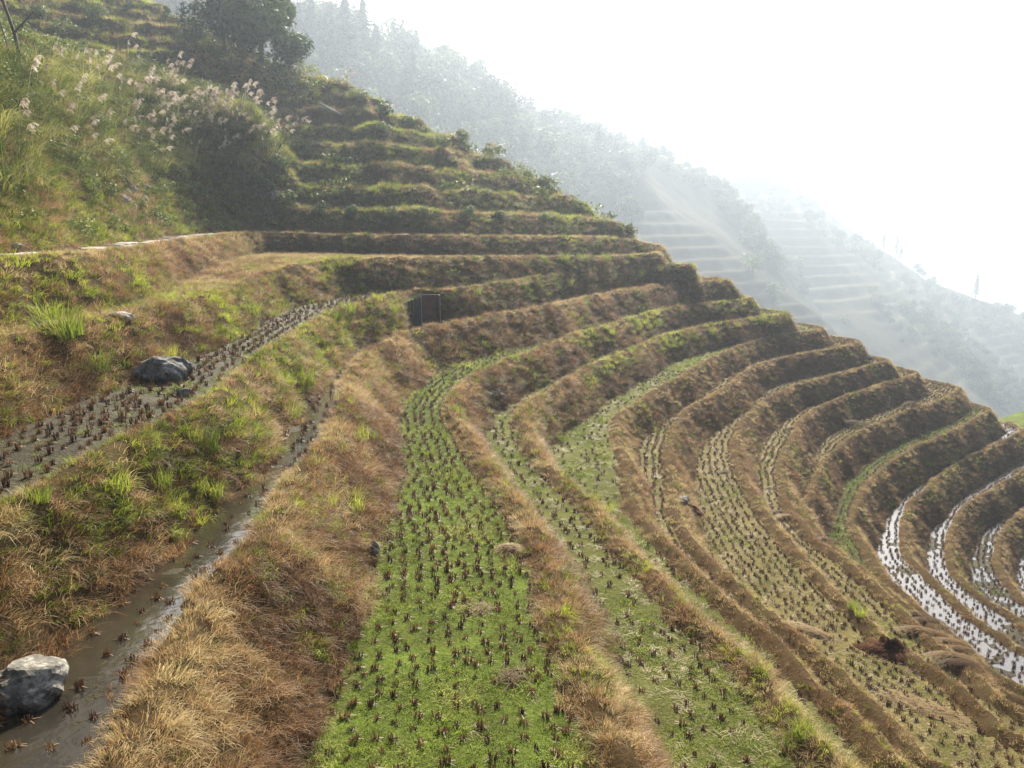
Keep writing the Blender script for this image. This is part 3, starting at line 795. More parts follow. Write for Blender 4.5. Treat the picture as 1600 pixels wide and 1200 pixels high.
# ------------------------------------------------------------------ tall silver grass on the overgrown bank beside the path
def silver_leaves(seed):
    return tuft('silver_grass_leaves', 95, 1.35, 0.28, 1.2, 0.019, M['silverleaf'], segs=5, hvar=0.5, seed=seed, out=0.75, lean=0.12)
def plume_mesh(seed):
    """a stalk that nods over to one side and ends in a feather of fine drooping branches"""
    r = np.random.default_rng(seed); V, F, var = [], [], []
    H = 1.0
    def strip(pts, w0, w1, vr, side):
        b = len(V)
        for i, p in enumerate(pts):
            w = w0 + (w1 - w0) * i / (len(pts) - 1)
            V.append(tuple(p - side * w)); V.append(tuple(p + side * w)); var.append(vr); var.append(vr)
        for i in range(len(pts) - 1): F.append((b + 2 * i, b + 2 * i + 1, b + 2 * i + 3, b + 2 * i + 2))
    stem = [np.array((0.10 * t ** 2 * H, 0.0, H * t)) for t in np.linspace(0, 1, 4)]
    strip(stem, 0.006, 0.004, 0.1, np.array((0., 1., 0.)))
    for i in range(34):
        t0 = r.uniform(0.0, 1.0); az = r.normal(0, 0.30); l = r.uniform(0.16, 0.30) * (1.1 - 0.4 * t0)
        o_ = np.array((0.10 + 0.06 * t0 + 0.22 * t0 * t0, 0, H - 0.04 + 0.30 * t0 - 0.14 * t0 * t0))
        pts = []
        for s in np.linspace(0, 1, 4):
            pts.append(o_ + np.array((math.cos(az) * l * (0.35 * s + 0.6 * s * s), math.sin(az) * l * s * .7, l * (0.75 * s - 0.85 * s * s))))
        sd_ = np.array((-math.sin(az), math.cos(az), r.normal(0, .8))); sd_ /= np.linalg.norm(sd_)
        strip(pts, 0.004, 0.008, r.uniform(.2, 1), sd_)
    me = mesh_from('silver_grass_plume', V, np.array(F))
    a = me.attributes.new('var', 'FLOAT', 'POINT'); a.data.foreach_set('value', np.array(var, np.float32)); me.materials.append(M['plume'])
    return me
slv = [silver_leaves(200 + i) for i in range(4)]
plm = [plume_mesh(210 + i) for i in range(5)]
def silver_clump(p, s, nplume, label, group, yaw=None):
    o = link('silver_grass_clump', slv[random.randrange(4)], None, None, p - Vector((0, 0, 0.05)), (0, 0, random.uniform(0, 6.28)), s)
    tag(o, label, 'grass clump', group)
    rz = o.rotation_euler.z
    for i in range(nplume):
        h = random.uniform(0.95, 1.45)
        a = random.uniform(0, 6.28); r_ = random.uniform(0, 0.22)
        # plumes all nod down the slope, with the wind
        link('plume', plm[random.randrange(5)], None, o, (r_ * math.cos(a), r_ * math.sin(a), random.uniform(-.1, .15)), (random.gauss(0, .1), random.gauss(0.16, .1), -0.35 + random.gauss(0, .4) - rz), (0.72, 0.72, h * .95))
    return o
placed = []
for gx in range(-10, 480, 19):
    for gy in range(40, 345, 16):
        px_ = gx + random.uniform(-10, 10); py_ = gy + random.uniform(-8, 8)
        # outline of the tall growth in the picture
        top = np.interp(px_, [0, 100, 200, 300, 400, 480], [60, 75, 75, 105, 150, 215]); bot = np.interp(px_, [0, 150, 300, 400, 470], [300, 290, 275, 275, 240])
        if not (top + 18 < py_ < bot): continue
        p = hit(px_, py_)
        if p.y > 52 or p.x > -8: continue
        if any((p - q_).length < 0.5 for q_ in placed): continue
        placed.append(p)
        c = math.exp(-((px_ - 325) / 150) ** 2 - ((py_ - 190) / 68) ** 2)
        n = 0
        if random.random() < 0.25 + 0.75 * c: n = int(round(8.5 * c + random.uniform(0, 1.2)))
        lab = 'tall silver grass with pale feathery plumes on the overgrown bank above the path' if n else 'tall arching green silver grass without plumes on the overgrown bank'
        silver_clump(p, random.uniform(0.9, 1.3), n, lab, 'silver grass on the overgrown bank' if n else 'plumeless silver grass')
print('silver', len(placed))
for px_, py_, s, n in ((472,215,.9,6),(738,298,.8,4),(722,318,.8,4),(760,252,.9,4),(790,250,.9,5),(820,246,.8,3),(690,205,.9,4),(640,160,1.,5),(660,185,.9,4),(705,235,.8,3),(600,195,.9,3),(540,140,.9,4),(985,372,.7,3)):
    silver_clump(hit(px_, py_), s, n, 'silver grass with white plumes scattered on the upper terraces of the spur', 'silver grass on the upper terraces')

# leafy undergrowth on the same bank
shT = [leafy('leaf_tuft', 130, 0.36, 0.26, 0.05, M['leaf'], 230 + i) for i in range(4)]
sel = QUP & (left[:-1, :-1].ravel() > 0.25) & (QPU > 1.6) & (QPU < 13)
P1, q1 = sample(3.0, sel)
gm = fbm(P1[:, 0] * .6, P1[:, 1] * .6, 91); kk = gm > 0.44; P1, gm = P1[kk], gm[kk]
P2, q2 = sample(0.5, QUP & (QPU > 3) & (left[:-1, :-1].ravel() < 0.3)); g2 = fbm(P2[:, 0] * .3, P2[:, 1] * .3, 93); kk = g2 > 0.52; P2, g2 = P2[kk], g2[kk]
PA = np.vstack([P1, P2])
scatter('leafy_undergrowth', 'dark leafy weeds and creepers covering the overgrown bank', 'undergrowth', PA, np.c_[rng.normal(0, .2, (len(PA), 2)), rng.uniform(0, 6.28, len(PA))],
        np.r_[rng.uniform(.6, 1.3, len(P1)), rng.uniform(1.0, 2.4, len(P2))], rng.integers(0, 4, len(PA)), np.clip(np.r_[gm, g2] * 1.3 - .15, 0, 1), shT)

# ------------------------------------------------------------------ bright green grass clumps
clT = [tuft('grass_clump_leaves', 120, 0.62, 0.20, 0.6, 0.013, M['clump'], segs=4, seed=240 + i, out=0.45, hvar=.55) for i in range(4)]
for px_, py_, s in ((392,492,1.35),(368,470,1.),(262,560,.8),(100,525,1.5),(150,575,1.2),(70,500,1.1),(475,600,1.25),(525,500,1.35),(545,490,1.1),(640,485,1.2),(612,490,1.),(590,470,.9),(562,690,.85),(552,795,.9),(515,790,.7),(318,700,1.1),(300,690,.9),(455,650,1.),(250,760,.8),(180,770,.9),(330,780,.7),(60,790,.6),
                    (880,408,1.5),(850,412,1.3),(912,408,1.5),(945,405,1.4),(820,415,1.1),(1000,432,1.1),(960,436,1.),(1030,424,1.2),(890,446,1.),(840,452,.9),(745,462,.9),(700,470,.9),(1110,522,1.1),(1085,530,1.),(1150,510,1.1),(1190,502,1.2),(1222,494,1.1),(1062,540,.8),(930,530,.9),(955,522,.8),(870,555,.8),(800,585,.8),(745,600,.6),
                    (880,690,.8),(950,800,.8),(930,780,.7),(1345,962,.8),(1332,950,.7),(1255,1150,.6),(1240,1165,.6),(545,415,.9),(430,350,.8),(500,440,.9),(660,430,.9),(700,365,.8),(340,340,.9),(1000,305,1.),(890,335,1.1)):
    p = hit(px_, py_)
    o = link('grass_clump', clT[random.randrange(4)], None, None, p, (random.gauss(0, .08), random.gauss(0, .08), random.uniform(0, 6.28)), s * random.uniform(.85, 1.1))
    tag(o, 'bright green grass clump growing out of a brown terrace bank', 'grass clump', 'bright green grass clumps')

# ------------------------------------------------------------------ stones
def stone_mesh(name, sx, sy, sz, seed, sub=3, rough_=0.22):
    import bmesh
    bm = bmesh.new(); bmesh.ops.create_icosphere(bm, subdivisions=sub, radius=1)
    r = random.Random(seed)
    planes = [(Vector((r.gauss(0, 1), r.gauss(0, 1), r.gauss(0, 1))).normalized(), r.uniform(.70, .95)) for _ in range(9)]
    for v in bm.verts:
        for n_, d_ in planes:
            k_ = v.co.dot(n_)
            if k_ > d_: v.co -= n_ * (k_ - d_) * 0.85
        f_ = fbm(np.array([v.co.x * 2.3 + seed + v.co.z]), np.array([v.co.y * 2.3 + v.co.z * 1.7]), seed, 4)[0]
        v.co *= 1 + (f_ - .5) * rough_ * 2
        v.co = Vector((v.co.x * sx, v.co.y * sy, v.co.z * sz))
    me = bpy.data.meshes.new(name); bm.to_mesh(me); bm.free()
    return me
def stone_mat(name, c0, c1, c2):
    m, t, out = new_mat(name)
    tc = N(t, 'TexCoord'); n = N(t, 'TexNoise', Scale=5.0, Detail=8.0, Roughness=0.7); n2 = N(t, 'TexNoise', Scale=28.0, Detail=4.0)
    for x in (n, n2): t.links.new(tc.outputs['Object'], x.inputs['Vector'])
    mx = N(t, 'MixRGB'); mx.inputs[0].default_value = .35; t.links.new(n.outputs['Fac'], mx.inputs[1]); t.links.new(n2.outputs['Fac'], mx.inputs[2])
    col = ramp(t, [(0.38, c0), (0.5, c1), (0.6, c2)], mx.outputs[0])
    b = N(t, 'Bump', Strength=0.7, Distance=0.02); t.links.new(mx.outputs[0], b.inputs['Height'])
    p = N(t, 'BsdfPrincipled', Roughness=0.85); t.links.new(col, p.inputs['Base Color']); t.links.new(b.outputs[0], p.inputs['Normal']); t.links.new(p.outputs[0], out.inputs[0])
    return m
M['greystone'] = stone_mat('grey_stone', (0.032, 0.031, 0.026), (0.095, 0.092, 0.08), (0.24, 0.235, 0.21))
M['palestone'] = stone_mat('pale_stone', (0.028, 0.026, 0.020), (0.09, 0.085, 0.068), (0.24, 0.23, 0.195))
M['slab'] = stone_mat('slab_stone', (0.13, 0.12, 0.10), (0.27, 0.25, 0.215), (0.40, 0.375, 0.33))
def stone(px_, py_, size, mat, label, seed, sink=0.35, rz=0.0, name='boulder', group=None, pos=None):
    p = pos or hit(px_, py_)
    me = stone_mesh(name, size[0] / 2, size[1] / 2, size[2] / 2, seed, 4 if max(size) > .5 else 3)
    o = link(name, me, M[mat], None, p + Vector((0, 0, size[2] * (0.5 - sink))), (random.gauss(0, .1), random.gauss(0, .1), rz))
    tag(o, label, 'stone' if name == 'stone' else 'boulder', group)
    return o
stone(256, 594, (1.0, .7, .66), 'greystone', 'large grey boulder with dark patches at the edge of the muddy paddy', 11, .34, .25)
stone(288, 618, (.26, .2, .2), 'palestone', 'small pale stone under the large grey boulder', 9, .3, .4, 'stone')
stone(40, 1100, (.66, .5, .46), 'palestone', 'pale boulder with dark cracks at the water edge of the flooded paddy', 14, .22, .6)
stone(584, 872, (.2, .16, .36), 'greystone', 'narrow upright grey stone at the edge of the lush green paddy', 21, .2, .3, 'stone')
stone(1066, 786, (.5, .4, .3), 'greystone', 'grey stone half buried in the lip of the wide stubble paddy', 33, .3, .2, 'stone')
stone(190, 494, (.5, .3, .2), 'slab', 'flat pale stone lying in the brown bank below the path', 37, .62, .15, 'stone')
stone(430, 309, (.8, .5, .5), 'palestone', 'pale rock poking out beneath the silver grass near the path end', 39, .3, .5, 'stone')
stone(1357, 562, (.7, .4, .35), 'greystone', 'small rock at the far nose of a dry paddy', 49, .3, .2, 'stone')
for i, (a_, b_, c_) in enumerate(((762,620,.34),(775,612,.3),(786,622,.26))):
    stone(a_, b_, (c_, c_ * .8, c_ * .7), 'greystone', 'grey stone in the dark hollow of the bank under the lush green paddy', 60 + i, .4, i, 'stone', 'stones in the dark hollow')
for i in range(13):
    stone(188 + random.uniform(0, 38), 285 + (i // 4) * 13 + random.uniform(-4, 4), (random.uniform(.35, .6), .3, random.uniform(.2, .3)), 'greystone', 'grey stone of the old wall showing through the overgrown bank', 70 + i, .45, random.uniform(0, 3), 'stone', 'old wall stones in the bank')
stone(22, 389, (.4, .25, .18), 'palestone', 'loose pale stone at the back edge of the footpath', 44, .3, .2, 'stone')

# flagstones of the path
path = FLOOR_OBJ['P']
C = LV['P']['P']; dd = np.r_[0, np.cumsum(np.hypot(*np.diff(C[:, :2], axis=0).T))]
slabs = []
for i in range(4):
    r = random.Random(300 + i); k_ = 7
    pts = [(math.cos(2 * math.pi * j / k_) * .36 * r.uniform(.8, 1.15), math.sin(2 * math.pi * j / k_) * .27 * r.uniform(.8, 1.15)) for j in range(k_)]
    V = [(x, y, -.05) for x, y in pts] + [(x, y, .03) for x, y in pts] + [(x * .9, y * .9, .045) for x, y in pts]
    F = [tuple(range(14, 21))] + [(j, (j + 1) % 7, 7 + (j + 1) % 7, 7 + j) for j in range(7)] + [(7 + j, 7 + (j + 1) % 7, 14 + (j + 1) % 7, 14 + j) for j in range(7)]
    me = mesh_from('stone_slab', V, F); me.materials.append(M['slab']); slabs.append(me)
s_ = 0.0
while s_ < dd[-1]:
    s_ += random.uniform(.52, .8)
    x = np.interp(s_, dd, C[:, 0]); y = np.interp(s_, dd, C[:, 1]); x2 = np.interp(s_ + .2, dd, C[:, 0]); y2 = np.interp(s_ + .2, dd, C[:, 1])
    tx, ty = x2 - x, y2 - y; l = math.hypot(tx, ty) + 1e-9; tx /= l; ty /= l
    for off in (random.uniform(.42, .55), random.uniform(.92, 1.1)):
        nx, ny = -ty, tx
        if look(np.array([x + nx * .3]), np.array([y + ny * .3]), PU)[0] < 0: nx, ny = -nx, -ny
        p = Vector((x + nx * off, y + ny * off, 0)); p.z = zat(p.x, p.y)
        pp = pix(np.array([p]))[0]
        if not (-60 < pp[0] < 640 and p.y > 8): continue
        if 440 < pp[0] < 640 and random.random() < .7: continue
        if random.random() < 0.42: continue
        link('stone_slab', random.choice(slabs), None, path, p, (random.gauss(0, .03), random.gauss(0, .03), math.atan2(ty, tx) + random.gauss(0, .25)), random.uniform(.85, 1.2))

# ------------------------------------------------------------------ straw
def straw_mesh(name, n, lx, wy, h, seed, mess, sag=0.0, length=0.7):
    """n bent straws laid over a mound; mess 0 = combed one way, 1 = tangled"""
    r = np.random.default_rng(seed); V, F, var = [], [], []
    for i in range(n):
        a = r.normal(0, .18) if r.uniform() > mess else r.uniform(0, math.pi)
        u, v_ = r.uniform(-1, 1), r.uniform(-1, 1)
        if u * u + v_ * v_ > 1: continue
        cx, cy = u * lx * .5, v_ * wy * .5
        l = length * r.uniform(.5, 1.1); c, s = math.cos(a), math.sin(a); w = .0036; b = len(V)
        for k_, t in enumerate(np.linspace(-.5, .5, 4)):
            x, y = cx + c * l * t, cy + s * l * t
            e = (x / (lx * .62)) ** 2 + (y / (wy * .62)) ** 2
            z = h * max(0, 1 - e) * r.uniform(.8, 1.1) + .015 - sag * max(0, abs(t) - .2) * l + r.normal(0, .016)
            V.append((x - s * w, y + c * w, z)); V.append((x + s * w, y - c * w, z))
        for k_ in range(3): F.append((b + 2 * k_, b + 2 * k_ + 1, b + 2 * k_ + 3, b + 2 * k_ + 2))
        var.append(r.uniform())
    me = mesh_from(name, V, np.array(F)); add_var(me, var, 8); me.materials.append(M['straw']); return me
def straw(name, px_, py_, me, rz, label, cat, group=None, s=1.0, tilt=(0, 0), dz=0.0):
    p = hit(px_, py_) + Vector((0, 0, dz))
    o = link(name, me, None, None, p, (tilt[0], tilt[1], rz), s); tag(o, label, cat, group); return o
straw('straw_heap', 745, 955, straw_mesh('straw_heap', 60, .5, .38, .03, 1, 1, length=.45), .2, 'tangled pale straw lying in the middle of the lush green paddy', 'straw')
straw('straw_heap', 800, 1060, straw_mesh('straw_heap', 70, .4, .3, .05, 2, .8, length=.4), .9, 'straw heap with a brown core in the lush green paddy', 'straw')
straw('straw_heap', 795, 862, straw_mesh('straw_heap', 220, .36, .28, .09, 3, .7, length=.35), .1, 'rounded brown straw heap by the outer lip of the lush green paddy', 'straw')
straw('straw_heap', 1422, 640, straw_mesh('straw_heap', 700, 1.1, .9, .5, 5, .95, length=.4), .1, 'domed straw heap on a far dry paddy by the nose of the spur', 'straw')
straw('straw_heap', 1335, 668, straw_mesh('straw_heap', 700, 1.9, .9, .4, 6, .8, length=.5), -.5, 'long low straw heap against the bank of a dry paddy', 'straw')
straw('straw_heap', 1445, 1108, straw_mesh('straw_heap', 300, 1.5, .55, .04, 7, .45, length=.6), -.75, 'long swath of pale combed straw in the wide stubble paddy', 'straw')
straw('straw_heap', 1265, 988, straw_mesh('straw_heap', 200, 1.1, .35, .08, 8, .2, length=.7), -.8, 'thin strip of pale straw along the lip above the wide stubble paddy', 'straw')
bun = [straw_mesh('straw_bundle', 190, .9, .30, .06, 20 + i, .12, sag=.5, length=.9) for i in range(4)]
M['cutstraw2'] = leaf_mat('old_straw', [(0.0, (0.06, 0.034, 0.015)), (0.5, (0.125, 0.078, 0.036)), (1.0, (0.25, 0.18, 0.09))], 0.15, obj_rand=True, spec=0.05)
M['cutstraw'] = leaf_mat('cut_straw', [(0.0, (0.05, 0.026, 0.011)), (0.5, (0.10, 0.058, 0.025)), (1.0, (0.19, 0.125, 0.06))], 0.15, obj_rand=True, spec=0.05)
for me in bun: me.materials[0] = M['cutstraw']
for o_ in list(COL.objects):
    if o_.name.startswith('straw_heap'): o_.data.materials[0] = M['cutstraw2']
for px_, py_, rz, s in ((1180,574,-.2,.8),(1084,640,.1,.8),(1064,655,.1,.7),(1243,668,.1,.8),(1210,764,.2,.8),(1137,739,.1,.9),(1235,808,-.1,.9),(1222,800,-.1,.8),(1292,818,-.2,.9),(1300,830,-.2,.9),(1290,844,-.2,.9),(1310,850,-.2,.9),
                        (1430,962,-.1,1.),(1450,970,-.1,1.),(1470,982,-.1,1.),(1460,993,-.1,1.),(1480,1003,-.1,1.),(1495,1015,-.1,1.),(1490,1027,-.1,1.),(1505,1038,-.1,.9),(1440,985,-.1,.9)):
    straw('straw_bundle', px_, py_, random.choice(bun), rz + random.gauss(0, .12), 'combed bundle of cut straw laid over the lip of a dry paddy', 'straw', 'straw bundles on the lips', s, (0, .1), -.02)

# dark burnt mound on the wide stubble paddy
def mound(seed):
    V, F = [], []; n, m_ = 20, 7
    for j in range(m_):
        t = j / (m_ - 1)
        for i in range(n):
            a = 2 * math.pi * i / n; k_ = vnoise(np.array([math.cos(a) * 2 + seed]), np.array([math.sin(a) * 2 + t * 3]), seed)[0]
            r_ = (1 - t * .92) * (.8 + .45 * k_); V.append((math.cos(a) * r_ * .75, math.sin(a) * r_ * .36, .3 * (1 - (1 - t) ** 2) * (.6 + .8 * k_) - .04))
    for j in range(m_ - 1):
        for i in range(n): F.append((j * n + i, j * n + (i + 1) % n, (j + 1) * n + (i + 1) % n, (j + 1) * n + i))
    F.append(tuple((m_ - 1) * n + i for i in range(n)))
    return mesh_from('burnt_mound', V, F, True)
M['char'] = ground_mat('charred_straw', [(0.36, (0.02, 0.013, 0.009)), (0.5, (0.055, 0.028, 0.016)), (0.66, (0.12, 0.06, 0.03))], 5, 1.0)
o = link('burnt_mound', mound(3), M['char'], None, hit(1385, 1018), (0, 0, -.7)); tag(o, 'dark burnt straw mound in the wide stubble paddy', 'mound')
o = link('burnt_mound', mound(5), M['char'], None, hit(1080, 800), (0, 0, -.6), .6); tag(o, 'dark mound beside the half buried grey stone', 'mound')  # dark mound set where there is a dark hole by the stone

# ------------------------------------------------------------------ sluice box set into the bank
def box(name, x0, x1, y0, y1, z0, z1, mat, parent, rot=None):
    V = [(x, y, z) for z in (z0, z1) for y in (y0, y1) for x in (x0, x1)]
    F = [(0, 2, 3, 1), (4, 5, 7, 6), (0, 1, 5, 4), (2, 6, 7, 3), (0, 4, 6, 2), (1, 3, 7, 5)]
    return link(name, mesh_from(name, V, F), mat, parent)
M['rust'] = plain('rusty_sheet', (0.15, 0.068, 0.038), 0.8, (0.075, 0.034, 0.022), 6, .3)
M['darkwood'] = plain('dark_boards', (0.045, 0.042, 0.038), 0.85, (0.025, 0.022, 0.02), 10, .4)
M['whitemetal'] = plain('pale_edge', (0.30, 0.29, 0.27), 0.7, (0.2, 0.19, 0.17), 10, .2)
M['concrete'] = plain('concrete', (0.42, 0.40, 0.37), 0.9, (0.28, 0.27, 0.25), 12, .3)
b0 = hit(672, 508)
root = bpy.data.objects.new('sluice_box', None); COL.objects.link(root); root.location = b0 + Vector((0, .15, 0.0)); root.rotation_euler = (0, 0, rad(10))
tag(root, 'small rust brown box with pale edge strips set into the grassy bank', 'box')
box('rear_panel', -.30, .36, .42, .46, 0, 1.12, M['rust'], root)
for i in range(5): box('side_board', -.36, -.322, -.1 + i * .115, .008 + i * .115, 0, 1.10 - i * .01, M['darkwood'], root)
box('right_panel', .362, .39, -.02, .46, 0, 1.12, M['rust'], root)
for i in range(5): box('wing_board', -1.02 + i * .13, -.9 + i * .13, -.12 - .004 * i, -.085 - .004 * i, 0, .88 + i * .05, M['darkwood'], root)
box('edge_strip', -.352, -.33, -.145, -.105, 0, 1.15, M['whitemetal'], root)
box('edge_strip', .37, .392, -.07, -.025, 0, 1.15, M['whitemetal'], root)
box('sill', -.32, .40, -.2, .41, -.06, .03, M['concrete'], root)

# thin pale post, pale channel and dry stalks
def tube(name, pts, radii, mat, parent=None, seg=6, loc=None):
    V, F = [], []
    for i, p in enumerate(pts):
        p = Vector(p); a = Vector(pts[max(i - 1, 0)]); b = Vector(pts[min(i + 1, len(pts) - 1)]); d_ = (b - a).normalized()
        u = d_.orthogonal().normalized(); w = d_.cross(u)
        for k_ in range(seg):
            an = 2 * math.pi * k_ / seg; V.append(p + (u * math.cos(an) + w * math.sin(an)) * radii[i])
    for i in range(len(pts) - 1):
        for k_ in range(seg): F.append((i * seg + k_, i * seg + (k_ + 1) % seg, (i + 1) * seg + (k_ + 1) % seg, (i + 1) * seg + k_))
    F.append(tuple(range(seg))); F.append(tuple((len(pts) - 1) * seg + k_ for k_ in range(seg)))
    return link(name, mesh_from(name, V, F, True), mat, parent, loc)
p = hit(1389, 636)
tag(tube('post', [(0, 0, -.2), (.01, 0, .3), (-.02, 0, .62)], [.035, .035, .03], M['whitemetal'], None, 8, p), 'short pale post standing below the bank of a far dry paddy', 'post')
a_, b_ = hit(500, 170), hit(534, 187)
mid = (a_ + b_) / 2
tag(tube('drain_pipe', [a_ - mid + Vector((0, 0, .25)), Vector((0, 0, .22)), b_ - mid + Vector((0, 0, .25))], [.09, .09, .09], M['concrete'], None, 8, mid), 'pale straight pipe running down the upper terraces', 'pipe')
p = hit(262, 405)
tag(tube('dry_stalk', [(0, 0, -.05), (-.12, 0, .12), (-.10, 0, .25), (.06, 0, .33), (.14, 0, .5), (.12, 0, .62)], [.016, .016, .015, .014, .012, .008], M['whitemetal'], None, 6, p), 'crooked pale dry stalk on the bank just below the path', 'stalk')

# ------------------------------------------------------------------ trees and shrubs
def trunk_pts(h, lean=0.06, seed=0):
    r = random.Random(seed); x = y = 0; P_ = []
    for i in range(6):
        P_.append((x, y, h * i / 5 - .15)); x += r.gauss(0, lean) * h / 5; y += r.gauss(0, lean) * h / 5
    return P_
def broad_tree(name, p, h, r, label, group, leaf, n, seed, cat='tree'):
    root = bpy.data.objects.new(name, None); COL.objects.link(root); root.location = p; tag(root, label, cat, group)
    tp = trunk_pts(h * .7, seed=seed)
    tube('trunk', tp, [h * .03 * (1 - .13 * i) for i in range(6)], M['bark'], root)
    rr = random.Random(seed)
    for i in range(5):
        b = Vector(tp[2 + i % 3]); e = b + Vector((rr.gauss(0, r * .5), rr.gauss(0, r * .5), h * rr.uniform(.15, .35)))
        tube('branch', [b, (b + e) / 2 + Vector((0, 0, .1)), e], [h * .014, h * .010, h * .005], M['bark'], root, 5)
    link('crown', leafy('crown', n, r, h * .42, leaf, M['leafo'], seed, lumps=14, base=h * .12), None, root)
    return root
p = hit(400, 112)
broad_tree('tree', hit(412, 118), 7.2, 2.9, 'dense dark green tree standing on the upper terraces', None, .17, 7000, 401)
broad_tree('tree', hit(352, 92), 5.4, 2.1, 'dark bushy tree just uphill of the dense dark tree', None, .16, 4200, 403)
broad_tree('tree', hit(452, 118), 3.6, 1.6, 'small dark tree at the outer edge of the dense dark tree', None, .14, 2600, 404)
# bare dark tree on the overgrown bank
p = hit(38, 122)
root = bpy.data.objects.new('bare_tree', None); COL.objects.link(root); root.location = p; tag(root, 'bare dark crooked tree on the overgrown bank', 'tree')
s = p.y / 22.0
tube('trunk', [Vector(v_) * s for v_ in ((0, 0, -.2), (-.05, 0, .5), (-.12, 0, 1.1), (-.28, 0, 1.7), (-.42, 0, 2.3), (-.40, 0, 2.9))], [.055 * s, .048 * s, .042 * s, .036 * s, .028 * s, .018 * s], M['bark'], root)
for pts in (((-.02, 0, .15), (-.35, .1, .6), (-.5, .1, 1.3), (-.6, .1, 2.0)), ((-.12, 0, 1.1), (.15, 0, 1.35), (.5, -.1, 1.6)), ((-.42, 0, 2.2), (-.1, 0, 2.5), (.5, 0, 2.9), (.9, .1, 3.1)), ((-.3, 0, 1.8), (-.6, 0, 2.2), (-.75, 0, 2.8)), ((-.35, 0, 2.0), (-.1, .1, 2.2), (.25, .1, 2.3))):
    tube('branch', [Vector(v_) * s for v_ in pts], [(.03 - .007 * i) * s for i in range(len(pts))], M['bark'], root, 5)
# shrubs along the spur
M['shrub'] = leaf_mat('light_shrub_leaves', [(0.0, (0.04, 0.07, 0.02)), (0.5, (0.09, 0.13, 0.035)), (1.0, (0.20, 0.22, 0.07))], 0.4, obj_rand=True)
shrubM = [leafy('shrub_leaves', 900, .75, .62, .085, M['shrub'], 420 + i, lumps=7) for i in range(4)]
for px_, py_, s in ((310,60,2.2),(300,75,1.6),(262,30,1.4),(560,128,1.5),(585,140,1.3),(605,150,1.5),(640,142,1.6),(520,118,1.3),(630,168,1.2),(668,180,1.3),(700,200,1.4),(722,222,1.2),(745,230,1.3),(770,250,1.3),(800,262,1.3),(822,272,1.2),(850,295,1.1),(600,180,1.3),(560,165,1.3),(640,205,1.2),(690,235,1.2),(600,215,1.),(900,330,1.),(985,368,1.),(1000,372,.9),(968,362,.9),(940,358,.8),(730,345,1.),(780,345,.9),(850,350,1.),(700,330,.9),(660,340,1.),(610,345,.9),(550,340,.9),(500,335,.9),(450,325,1.1),(410,300,1.3),(440,270,1.2),(150,40,1.5),(200,22,1.4),(60,30,1.5),(100,62,1.3)):
    o = link('shrub', shrubM[random.randrange(4)], None, None, hit(px_, py_) - Vector((0, 0, .1)), (0, 0, random.uniform(0, 6.28)), s * random.uniform(.5, .75))
    tag(o, 'leafy green shrub growing on the upper terraces of the spur', 'shrub', 'shrubs on the upper terraces')

# far trees on the hazy hills
def conifer_mesh(seed):
    r = np.random.default_rng(seed); V, F = [], []
    for i in range(520):
        t = r.uniform(0.1, 1) ** .8; z = t; rad_ = .30 * (1 - t) ** .8 * (0.75 + .25 * math.sin(t * 40)) + .01
        a = r.uniform(0, 6.28); rr = rad_ * math.sqrt(r.uniform(.1, 1)); x, y = rr * math.cos(a), rr * math.sin(a); s_ = .06 * r.uniform(.6, 1.2)
        d_ = np.array((math.cos(a), math.sin(a), -.45)); u = np.array((-math.sin(a), math.cos(a), 0)); c = np.array((x, y, z)); b = len(V)
        V += [c - d_ * s_, c + u * s_ * .5, c + d_ * s_, c - u * s_ * .5]; F.append((b, b + 1, b + 2, b + 3))
    me = mesh_from('conifer_crown', np.array(V), np.array(F)); add_var(me, r.uniform(0, 1, 520), 4); me.materials.append(M['leafo']); return me
conM = [conifer_mesh(500 + i) for i in range(4)]
broM = [leafy('broadleaf_crown', 620, .42, .42, .055, M['leafo'], 510 + i, lumps=9, base=.12) for i in range(5)]
def trunk_mesh():
    V, F = [], []
    for i, (z, r_) in enumerate(((-.05, .028), (.3, .022), (.7, .012))):
        for k_ in range(6): V.append((math.cos(k_ * 1.047) * r_, math.sin(k_ * 1.047) * r_, z))
    for i in range(2):
        for k_ in range(6): F.append((i * 6 + k_, i * 6 + (k_ + 1) % 6, (i + 1) * 6 + (k_ + 1) % 6, (i + 1) * 6 + k_))
    me = mesh_from('far_trunk', V, F, True); me.materials.append(M['bark']); return me
TRK = trunk_mesh()
def far_tree(p, h, kind, label, group):
    root = bpy.data.objects.new('conifer_tree' if kind == 'c' else 'broadleaf_tree', None); COL.objects.link(root)
    root.location = p; root.scale = (h * random.uniform(.85, 1.15), h * random.uniform(.85, 1.15), h); root.rotation_euler = (0, 0, random.uniform(0, 6.28)); tag(root, label, 'tree', group)
    link('trunk', TRK, None, root); link('crown', random.choice(conM if kind == 'c' else broM), None, root)
def hill_point(V, px_, py_):
    F_ = V[12:].reshape(-1, 3); pp = pix(F_)
    return Vector(F_[np.argmin((pp[:, 0] - px_) ** 2 + (pp[:, 1] - py_) ** 2)])
for px_, py_, hp in ((492,110,95),(515,100,80),(545,118,110),(570,108,95),(588,120,70),(622,118,62),(640,122,50),(470,95,80),(1379,398,32),(1400,402,34),(1411,406,28)):
    V = HA if px_ < 1200 else HB
    p = hill_point(V, px_, py_); far_tree(p, hp / FPX * p.y, 'c', 'tall hazy conifer rising on the wooded hill behind the spur' if px_ < 1200 else 'conifer standing on the skyline of the distant terraced hill', 'conifers on the wooded hill' if px_ < 1200 else 'conifers on the far skyline')
LA = 'hazy broadleaf tree on the wooded hill behind the spur'
